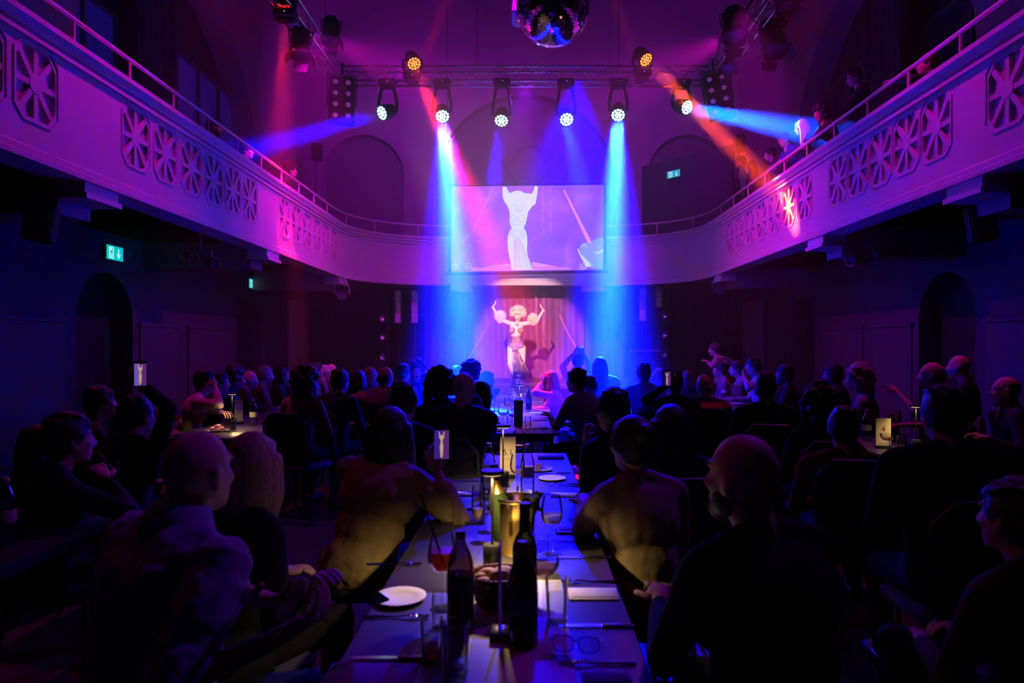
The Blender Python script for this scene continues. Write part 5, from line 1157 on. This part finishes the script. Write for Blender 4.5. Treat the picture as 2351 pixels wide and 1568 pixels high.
lamp(1193, 949, 'small disc lamp on the far table, nearest of the far ones', 1.0); lamp(1188, 926, 'small disc lamp further up the far table', 1.0); lamp(1190, 908, 'small disc lamp closest to the stage', 1.0)
lamp(533, 985, 'warm lit disc lamp at the left table beside the 5.3 card', .9); lamp(2103, 1035, 'lit disc lamp with a pale band at the right side table', .9)
# ice bucket
def bucket():
    p = tp(1184, 1268); r = emp('ice_bucket', p, 'polished gold ice bucket with a wine bottle and dark napkin', 'ice bucket'); gold = mat('polished brass', (.88, .62, .16), .16, 1.0, var=.06, scale=9)
    mk('bucket_body', G().lathe([(0, 0), (.062, 0), (.066, .006), (.082, .205), (.087, .21), (.087, .218), (.080, .218), (.078, .205), (.062, .012), (0, .01)], (0, 0, 0), 40), gold, r)
    for s in (-1, 1): mk('handle', G().tube([(s*.080, -.02, .17), (s*.102, -.015, .165), (s*.106, 0, .15), (s*.102, .015, .165), (s*.080, .02, .17)], .005, 8), gold, r)
    mk('ice', G().ell((0, 0, .165), (.073, .073, .02), 14), mat('ice lumps', (.75, .78, .8), .1, trans=.7, scale=60, bump=1), r)
    g = G(); M = Matrix.Rotation(R(-14), 3, 'Y') @ Matrix.Rotation(R(6), 3, 'X')
    b = emp('bottle', (p.x-.045, p.y+.0, p.z+.03), 'dark wine bottle with gold foil leaning in the ice bucket', 'bottle', 'bottles on the tables'); b.rotation_euler = (R(5), R(-7), 0)
    part('bottle_body', 'wine', None, None, b)if 'bottle_body:wine' in _meshes else part('bottle_body', 'wine', lambda: G().lathe([(0, 0), (.036, 0), (.038, .004), (.038, .19), (.030, .215), (.016, .238), (.0145, .31), (.0165, .312), (.0165, .322), (0, .322)], (0, 0, 0), 28), mat('dark green bottle glass', (.03, .05, .02), .05, trans=.4, var=.0), b)
    mk('gold_foil', G().lathe([(.031, .213), (.0165, .240), (.0172, .262), (.0155, .262), (.0155, .24), (.029, .212)], (0, 0, 0), 24, closed=True), mat('gold foil', (.8, .5, .12), .3, .9), b)
    mk('foil', G().lathe([(.0165, .262), (.0165, .322), (0, .324), (0, .262)], (0, 0, 0), 24), mat('dark foil', (.05, .015, .02), .3, .4), b)
    g = G(); v = []; nu, nv = 22, 8
    for sd in (0, 1):
        for j in range(nv+1):
            t = j/nv
            for i in range(nu+1):
                a = R(-75+110*i/nu); rr = .080+.016*math.sin(PI*min(1, t*1.4))+.010*math.sin(a*9+t*3)+sd*.004; z = .205+.035*math.sin(PI*t*.8)-.10*max(0, t-.35)*(1+.35*math.sin(a*5)); rr = rr if t > .15 else rr-.03
                v.append((rr*math.cos(a), rr*math.sin(a), z))
    W_ = nu+1; fs = []
    for sd in (0, 1):
        for j in range(nv):
            for i in range(nu): a = sd*W_*(nv+1)+j*W_+i; q = (a, a+1, a+W_+1, a+W_); fs.append(q if sd else q[::-1])
    n_ = mk('napkin', g.add(v, fs), mat('black napkin', (.015, .014, .014), .9), fixn=False); n_.location = p; T(n_, 'dark cloth napkin draped over the right rim of the ice bucket', 'napkin')
bucket()
bottle((tp(1205, 1398).x, 2.06, TAB), 'tall dark wine bottle in front of the ice bucket', 'wine')
bottle(tp(1057, 1428), 'glass bottle with red-brown cap and dark label left of the bread basket', 'dark', 1.0); bottle(tp(1200, 1481), 'dark full bottle in the centre foreground with dull red cap', 'dark', 1.05)
bottle(tp(1122, 1127), 'clear water bottle with cream label left of the 5.1 card'); bottle(tp(1211, 1130), 'clear water bottle with cream label right of the 5.1 card')
bottle(tp(582, 976), 'clear water bottle with green-grey label at the left table'); bottle(tp(1793, 930), 'clear glass bottle glinting behind the black suit'); bottle(tp(1723, 922), 'small bottle glinting right of the red-lit card'); bottle(tp(1663, 915), 'small bottle glinting left of the red-lit card')
bottle(tp(1214, 940), 'dark bottle right of the magenta-lit card', 'dark'); bottle(tp(1200, 925), 'clear bottle behind the magenta-lit card'); bottle((at(12, 1130, 2.75).x, 2.75, TAB), 'bottle with violet glint at the far left edge'); bottle((at(2305, 1110, 2.9).x, 2.9, TAB), 'bottle with violet glint at the far right edge')
bottle(tp(1990, 1010), 'bottle with violet glint left of the pale number card')
# bread basket
def basket():
    c = tp(1148, 1385); r = emp('bread_basket', c, 'small woven basket of bread between the bottles', 'basket'); m = mat('brown wicker', (.20, .08, .035), .6, scale=120, bump=.8); g = G(); n = 26
    for k in range(7):
        z = .004+.0125*k; rad = .066+.004*k+.002*(k % 2); g.tube([(rad*math.cos(2*PI*i/60)+.004*math.cos(2*PI*i/60)*(1 if (i+k) % 2 else -1)*.6, rad*math.sin(2*PI*i/60)*.85, z) for i in range(60)], .0058, 6, True)
    g.lathe([(0, 0), (.062, 0), (.062, .005), (0, .005)], (0, 0, 0), 24); mk('woven_side', g, m, r)
    g = G()
    for k in range(2): g.tube([((.097+.004*math.sin(20*a+k*PI))*math.cos(a), (.097)*math.sin(a)*.85, .09+.004*math.cos(20*a+k*PI)) for a in [2*PI*i/120 for i in range(120)]], .0055, 6, True)
    mk('braided_rim', g, m, r)
    rnd = random.Random(4); bm_ = mat('bread crust', (.55, .30, .14), .7, scale=30, var=.3, bump=.4); bl = mat('pale bread', (.80, .58, .32), .8, scale=30, var=.2)
    for i, (x, y, z, rx, ry, rz_) in enumerate(((-.045, -.03, .07, .034, .024, .022), (-.01, -.045, .068, .030, .022, .02), (.03, -.03, .075, .035, .026, .02), (-.035, .02, .082, .036, .026, .022), (.015, .015, .09, .04, .028, .022), (.05, .02, .08, .03, .024, .02), (-.06, 0, .078, .026, .02, .018), (0, -.02, .095, .034, .022, .018))):
        b = mk('bread_piece', G().ell((0, 0, 0), (rx, ry, rz_), 12, Matrix.Rotation(rnd.uniform(-.5, .5), 3, 'Z')), bl if i % 3 == 2 else bm_); b.location = (c.x+x, c.y+y, c.z+z)
        T(b, ('dark bread roll at the left of the woven basket', 'brown bread roll at the front of the woven basket', 'pale bread slice at the right front of the woven basket', 'brown roll at the left back of the woven basket', 'large roll in the middle of the woven basket', 'pale roll at the right edge of the woven basket', 'small roll on the far left rim of the woven basket', 'top roll of the heap in the woven basket')[i], 'bread', 'bread pieces in the basket')
basket()
# glasses by position in the photograph's frame: foot pixel
wine(tp(1015, 1398), 'orange spritz in a balloon glass with a black straw', 'spritz', .55, 1.08); s_ = mk('drinking_straw', G().tube([at(1021, 1300, 2.05), at(965, 1135, 2.0)], .0035, 8), blackp); T(s_, 'long black straw leaning out of the orange spritz', 'straw')
tumbler(tp(1047, 1545), 'empty-looking tumbler in front of the left dark bottle', 'water', .25); tumbler(tp(991, 1515), 'tumbler with a little dark pink drink at the runner edge', 'pink', .35, .85)
tumbler(tp(1278, 1424), 'tumbler of water right of the central dark bottle', 'water', .62, 1.0); tumbler(tp(1243, 1285), 'small empty tumbler behind the wine coupe', None, .3, .85, .11)
wine(tp(1249, 1408), 'coupe of white wine right of the central dark bottle', 'white', .6, 1.0, 'coupe_glass'); wine(tp(1267, 1272), 'round glass of white wine right of the ice bucket', 'white', .38, 1.05)
wine(tp(1098, 1247), 'champagne flute with rosé-gold wine left of the ice bucket', 'white', .38, 1.0, 'champagne_flute'); wine(tp(1115, 1222), 'second champagne flute just behind the first one', 'water', .3, 1.0, 'champagne_flute')
wine(tp(1188, 1133), 'wine glass nearly empty in front of the right water bottle', 'white', .15, 1.0); wine(tp(1191, 1072), 'glass with a rest of red wine behind the 5.1 card', 'red', .25, 1.1); wine(tp(1139, 1085), 'glass with a rest of red wine behind the left water bottle', 'red', .2, 1.0)
tumbler(tp(1120, 1150), 'tumbler of water by the left water bottle', 'water', .6); tumbler(tp(1175, 1175), 'empty tumbler between lamp and bucket', None); tumbler(tp(1012, 1440), 'tall narrow tumbler below the orange spritz', None, .4, .8)
wine(tp(1155, 984), 'pink drink glowing in a coupe on the far table, left one', 'pink', .6, 1.1, 'coupe_glass'); wine(tp(1178, 988), 'pale pink coupe on the far table, right one', 'pink', .6, 1.1, 'coupe_glass')
tumbler(tp(1212, 985), 'tumbler by the magenta-lit card', 'water', .6); tumbler(tp(1170, 975), 'tumbler left of the magenta-lit card', 'water', .5)
rnd = random.Random(9)
for i, (x, y) in enumerate(((1140, 950), (1165, 955), (1178, 940), (1168, 926), (1182, 930), (1205, 932), (1172, 915), (1187, 918), (1200, 915), (1178, 905), (1195, 903), (1208, 905))):
    (wine if i % 2 else tumbler)(tp(x, y), '%s glinting on the far centre table, %s' % (('wine glass' if i % 2 else 'tumbler'), ('frontmost on the left', 'front row middle', 'front row right', 'second row left', 'second row right', 'between second and third row', 'third row left', 'third row middle', 'third row right', 'rearmost left', 'rearmost middle', 'rearmost right')[i]))
wine(tp(407, 1000), 'orange spritz glass at the left side table', 'spritz', .5, 1.1); tumbler(tp(535, 990), 'tumbler beside the lit lamp at the left table', 'water', .5); tumbler(tp(522, 992), 'narrow tumbler at the left table', 'water', .3, .9)
wine(tp(602, 972), 'wine glass with pink wine right of the left table bottle', 'red', .4); wine(tp(617, 970), 'wine glass behind the left table bottle', 'white', .2); tumbler(tp(668, 940), 'tumbler in front of the bare-shouldered woman', 'water', .4); tumbler(tp(722, 925), 'amber drink in a tumbler before the navy jacket', 'spritz', .5)
wine(tp(2037, 1048), 'coupe of white wine in front of the pale number card', 'white', .6, 1.0, 'coupe_glass'); tumbler(tp(2052, 1040), 'tumbler right of the pale number card', 'water', .5); tumbler(tp(2070, 1035), 'second tumbler right of the pale number card', None)
wine(tp(1735, 920), 'wine glass by the red-lit card', 'white', .3); wine(tp(1752, 922), 'glass catching warm yellow light beside the black suit', 'white', .6); tumbler(tp(1800, 932), 'tumbler beside the glinting glass bottle', 'water', .3)
# plates
china = mat('white porcelain', (.80, .76, .74), .25, var=.02)
def plate(px, py, lab, d=.166):
    r = T(bpy.data.objects.new('plate', shared('plate:%.3f' % d, lambda: G().lathe([(0, .003), (d*.27, .003), (d*.31, .006), (d*.5, .014), (d*.5, .0165), (d*.47, .0165), (d*.31, .0092), (d*.28, .0065), (0, .0065)], (0, 0, 0), 48), china)), lab, 'plate', 'white side plates'); COL.objects.link(r); r.location = tp(px, py); r.location.z -= .003; return r
plate(918, 1377, 'white side plate in the left foreground beside the spritz'); plate(1268, 1101, 'empty white side plate right of the water bottles'); plate(1240, 1080, 'pinkish side plate holding a cork-shaped piece of bread', .17)
plate(1685, 928, 'tray-like pale dish under the red-lit card', .3); plate(500, 990, 'plate of bread at the left side table', .2); plate(450, 998, 'white plate rim beside the left spritz glass', .2); plate(655, 938, 'red-lit plate in front of the bare-shouldered woman', .2); plate(2090, 1040, 'pale saucer at the right side table', .12)
c = tp(1236, 1080); b_ = mk('bread_stub', G().lathe([(0, 0), (.021, 0), (.022, .03), (.019, .034), (0, .034)], (0, 0, 0), 16), mat('bread crust', (.55, .30, .14), .7)); b_.location = (c.x, c.y, c.z+.008); T(b_, 'cork-shaped bread piece standing on the pinkish plate', 'bread')
rnd = random.Random(8); c = tp(500, 990)
for i in range(6):
    b_ = mk('bread_piece', G().ell((0, 0, 0), (.03, .024, .02), 10), mat('pale bread', (.80, .58, .32), .8)); b_.location = (c.x+rnd.uniform(-.05, .05), c.y+rnd.uniform(-.05, .05), c.z+.025+(.02 if i > 3 else 0)); T(b_, 'piece of warm lit food on the left table plate, %s' % ('nearest the rim', 'at the back', 'in the middle', 'at the side', 'on top of the pile', 'second on top of the pile')[i], 'food', 'food pieces on the left table plate')
# cutlery
steel = mat('polished steel', (.75, .75, .78), .15, 1.0, var=.02)
def knife_m():
    g = G(); g.bbox((-.055, 0, .005), (.095, .013, .008), .003); g.add([(-.01, -.007, .004), (.10, -.008, .004), (.118, .002, .004), (.10, .007, .004), (-.01, .006, .004), (-.01, -.007, .0062), (.10, -.008, .0055), (.118, .002, .0052), (.10, .007, .0055), (-.01, .006, .0062)], [(4,3,2,1,0),(5,6,7,8,9)]+[(i, (i+1) % 5, 5+(i+1) % 5, 5+i) for i in range(5)]); return g
def fork_m():
    g = G(); g.tube([(-.10, 0, .004), (-.06, 0, .005), (.0, 0, .004), (.035, 0, .009), (.045, 0, .010)], [.0045, .004, .0028, .003, .005], 8); g.bbox((.055, 0, .009), (.02, .022, .003), .001)
    for i in range(4): g.tube([(.062, -.009+.006*i, .009), (.085, -.009+.006*i, .0055), (.10, -.009+.006*i, .0075)], .0014, 5)
    return g
def cut(kind, px, py, ang, lab):
    o = bpy.data.objects.new(kind, shared(kind+':c', knife_m if kind == 'table_knife' else fork_m, steel)); COL.objects.link(o); o.location = tp(px, py); o.rotation_euler = (0, 0, R(ang)); return T(o, lab, kind.split('_')[1] if False else ('knife' if kind == 'table_knife' else 'fork'), 'cutlery on the centre table')
for k, x, y, a, l_ in (('table_fork', 908, 1419, 0, 'fork lying below the foreground plate'), ('table_knife', 905, 1514, 180, 'knife at the lower left of the nearest table'), ('table_knife', 1340, 1282, 180, 'knife lying right of the small empty tumbler'), ('table_knife', 1375, 1440, 180, 'dark-handled knife right of the water tumbler'),
                       ('table_fork', 1370, 1527, 180, 'fork lying beyond the folded eyeglasses'), ('table_fork', 1355, 1338, 180, 'fork along the top of the beige napkin on the right'), ('table_fork', 1300, 1118, 180, 'fork on the folded napkin near the two plates'), ('table_knife', 1275, 1087, 180, 'knife between the two small plates'),
                       ('table_fork', 1290, 1113, 180, 'fork just below the empty side plate'), ('table_knife', 1082, 1074, 180, 'knife nearest the left water bottle'), ('table_fork', 1072, 1090, 0, 'fork below the knife by the left water bottle'), ('table_knife', 1062, 1106, 180, 'knife in the middle of the left blue table side'),
                       ('table_knife', 1060, 1171, 180, 'knife above the purple napkin on the left'), ('table_fork', 1075, 1183, 0, 'fork above the purple napkin on the left'), ('table_fork', 1290, 1246, 180, 'fork by the stem of the round wine glass'), ('table_fork', 905, 1298, 0, 'fork in the shade under the filming woman'),
                       ('table_knife', 1245, 905+20, 180, 'knife on the far table, right side, far end'), ('table_knife', 1240, 960, 180, 'knife on the far table below the pale napkin'), ('table_fork', 1252, 990, 180, 'fork at the cyan-lit edge of the far table'), ('table_knife', 1130, 985, 180, 'knife at the left cyan-lit edge of the far table')):
    cut(k, x, y, a, l_)
# napkins and menus
def napkin(px, py, w_, d, lab, col, rz=0, h=.006, nm='napkin', cat='napkin'):
    o = mk(nm, G().bbox((0, 0, h/2), (w_, d, h), .002).bbox((.003, .004, h+.001), (w_*.94, d*.8, .002), .0008), mat('napkin %s' % (col,), col, .85, scale=50, bump=.3)); o.location = tp(px, py); o.rotation_euler = (0, 0, R(rz)); return T(o, lab, cat, 'napkins and menus on the tables')
bei = (.55, .48, .42); drk = (.10, .07, .09); pale = (.8, .76, .76)
napkin(1362, 1366, .16, .10, 'beige folded napkin on the right of the nearest table', bei); napkin(1296, 1138, .15, .09, 'beige napkin under a fork near the two plates', bei, -2); napkin(1062, 1137, .13, .055, 'pale folded napkin on the left blue table side', pale, 0, .012); napkin(1068, 1196, .18, .11, 'dark purple napkin left of the flutes', drk, 0, .01)
napkin(848, 1556, .22, .13, 'magenta-lit napkin at the lower left corner of the table', (.3, .2, .25)); napkin(1088, 1050, .17, .10, 'dark menu at the left far end of the table', drk, 0, .008, 'menu', 'menu'); napkin(1265, 1052, .19, .10, 'dark folded menu at the right far end of the table', drk, 0, .01, 'menu', 'menu')
napkin(1240, 985, .16, .10, 'white napkin glowing at the right cyan-lit table edge', pale); napkin(1240, 965, .17, .10, 'pink-lit napkin second from the cyan-lit edge', pale); napkin(1135, 990, .15, .16, 'white sheet glowing cyan at the left edge of the far table', pale, 0, .002, 'menu', 'menu'); napkin(1132, 973, .15, .05, 'dark bill folder at the left of the far table', drk, 0, .012, 'menu', 'menu')
for k, (y, l_) in enumerate(((948, 'third'), (935, 'fourth'), (923, 'fifth'), (914, 'sixth'))): napkin(1232, y, .17, .1, 'pale napkin on the right of the far table, %s from its lit edge' % l_, pale)
napkin(1392, 1560, .12, .06, 'dark purple card at the lower right table corner', drk, 0, .003, 'menu', 'menu')
# phones
def phone(c, M, lab, img=True, lit=1.0, w_=.074, h=.152, dim=(.02, .02, .3)):
    """screen faces local -y, up = local z"""
    r = emp('smartphone', c, lab, 'phone', 'smartphones of the guests'); r.rotation_euler = M
    mk('phone_body', G().bbox((0, 0, 0), (w_, .009, h), .004), blackp, r)
    if not img: return r
    sc = mk('phone_screen', G().box((-w_*.46, -.0052, -h*.47), (w_*.46, -.0046, h*.40)), mat('phone screen %s' % lab[:6], (.1, .1, .1), .3, emit=dim, es=lit), r)
    mk('phone_picture_half', G().box((0, -.0053, -h*.47), (w_*.46, -.0050, h*.40)), mat('purple phone picture', (.1, .05, .1), .3, emit=(.16, .03, .26), es=lit), sc)
    f = lambda u, v_, d: (u, -.0056-d, v_); F = lambda P_: [((x-.5)*w_*.92, (z-.5)*h*.87-.005) for x, z in P_]; g = G()
    g.prism(F([(.30, .95), (.36, .95), (.40, .80), (.46, .84), (.54, .84), (.60, .80), (.64, .95), (.70, .95), (.66, .72), (.57, .66), (.57, .56), (.62, .46), (.60, .2), (.56, .05), (.44, .05), (.40, .2), (.38, .46), (.43, .56), (.43, .66), (.34, .72)]), 0, .0003, f)
    mk('filmed_figure', g, mat('filmed figure', (.5, .4, .4), .4, emit=(1.0, .62, .45), es=.8*lit), sc); return r
phone(at(1014, 1018, 3.13), (R(-6), 0, R(4)), 'phone held up by the woman in beige, filming the blue and purple stage', True, .6, dim=(.06, .02, .40)); phone(at(323, 858, 4.05), (0, 0, R(10)), 'small bright phone held up in the dark on the left', True, .7, dim=(.2, .12, .6))
phone(at(850, 1367, 1.80), (R(60), R(38), R(10)), 'dark phone in the hands of the man in the light blue shirt', False); phone(at(1531, 868, 6.25), (0, 0, 0), 'dim phone held up in front of the red-haired head', True, .25)
p = tp(1317, 1222); ph = phone((p.x, p.y, TAB+.0055), (R(-90), 0, R(90)), 'dark phone with a pale card on it, lying right of the wine glass', False)
napkin(1305, 1220, .085, .055, 'pale card lying on the phone right of the wine glass', (.4, .38, .5), 0, .001, 'card', 'card').location.z = TAB+.011
# eyeglasses
def specs():
    c = tp(1322, 1505); r = emp('eyeglasses', c, 'dark-framed eyeglasses lying open on the right of the nearest table', 'eyeglasses'); r.rotation_euler = (0, 0, R(-8)); m = mat('dark acetate', (.02, .015, .025), .2)
    for s in (-1, 1):
        pts = [(s*.034+.026*math.cos(a)*(1+.12*abs(math.sin(2*a))), 0, .030+.021*math.sin(a)*(1+.12*abs(math.sin(2*a)))) for a in [2*PI*i/20 for i in range(20)]]
        rim = mk('rim', G().tube(pts, .0018, 6, True), m, r); g = G(); g.add(pts, [tuple(range(20))]); g.add([(x, .001, z) for x, y, z in pts], [tuple(range(19, -1, -1))]); mk('lens', g, glass, rim, fixn=False)
        mk('temple', G().tube([(s*.062, 0, .038), (s*.066, .01, .038), (s*.064, .10, .030), (s*.060, .135, .006)], .0018, 6), m, r)
    mk('bridge', G().tube([(-.009, 0, .036), (0, -.002, .040), (.009, 0, .036)], .002, 6), m, r)
specs()
# ------------------------------------------------------------------ haze in the rear half of the hall
hz = mk('haze', G().box((-WX+.01, 7.4, .02), (WX-.01, BACK-.01, 11.0)), bpy.data.materials.new('stage haze'), smooth=False)
T(hz, 'thin machine haze filling the far half of the hall, showing the light beams', 'haze', kind='stuff')
m = hz.data.materials[0]; m.use_nodes = True; nt = m.node_tree; nt.nodes.clear()
out = nt.nodes.new('ShaderNodeOutputMaterial'); sc_ = nt.nodes.new('ShaderNodeVolumeScatter')
sc_.inputs['Density'].default_value = .042; sc_.inputs['Anisotropy'].default_value = .6; sc_.inputs['Color'].default_value = (1, 1, 1, 1)
nt.links.new(sc_.outputs[0], out.inputs['Volume'])
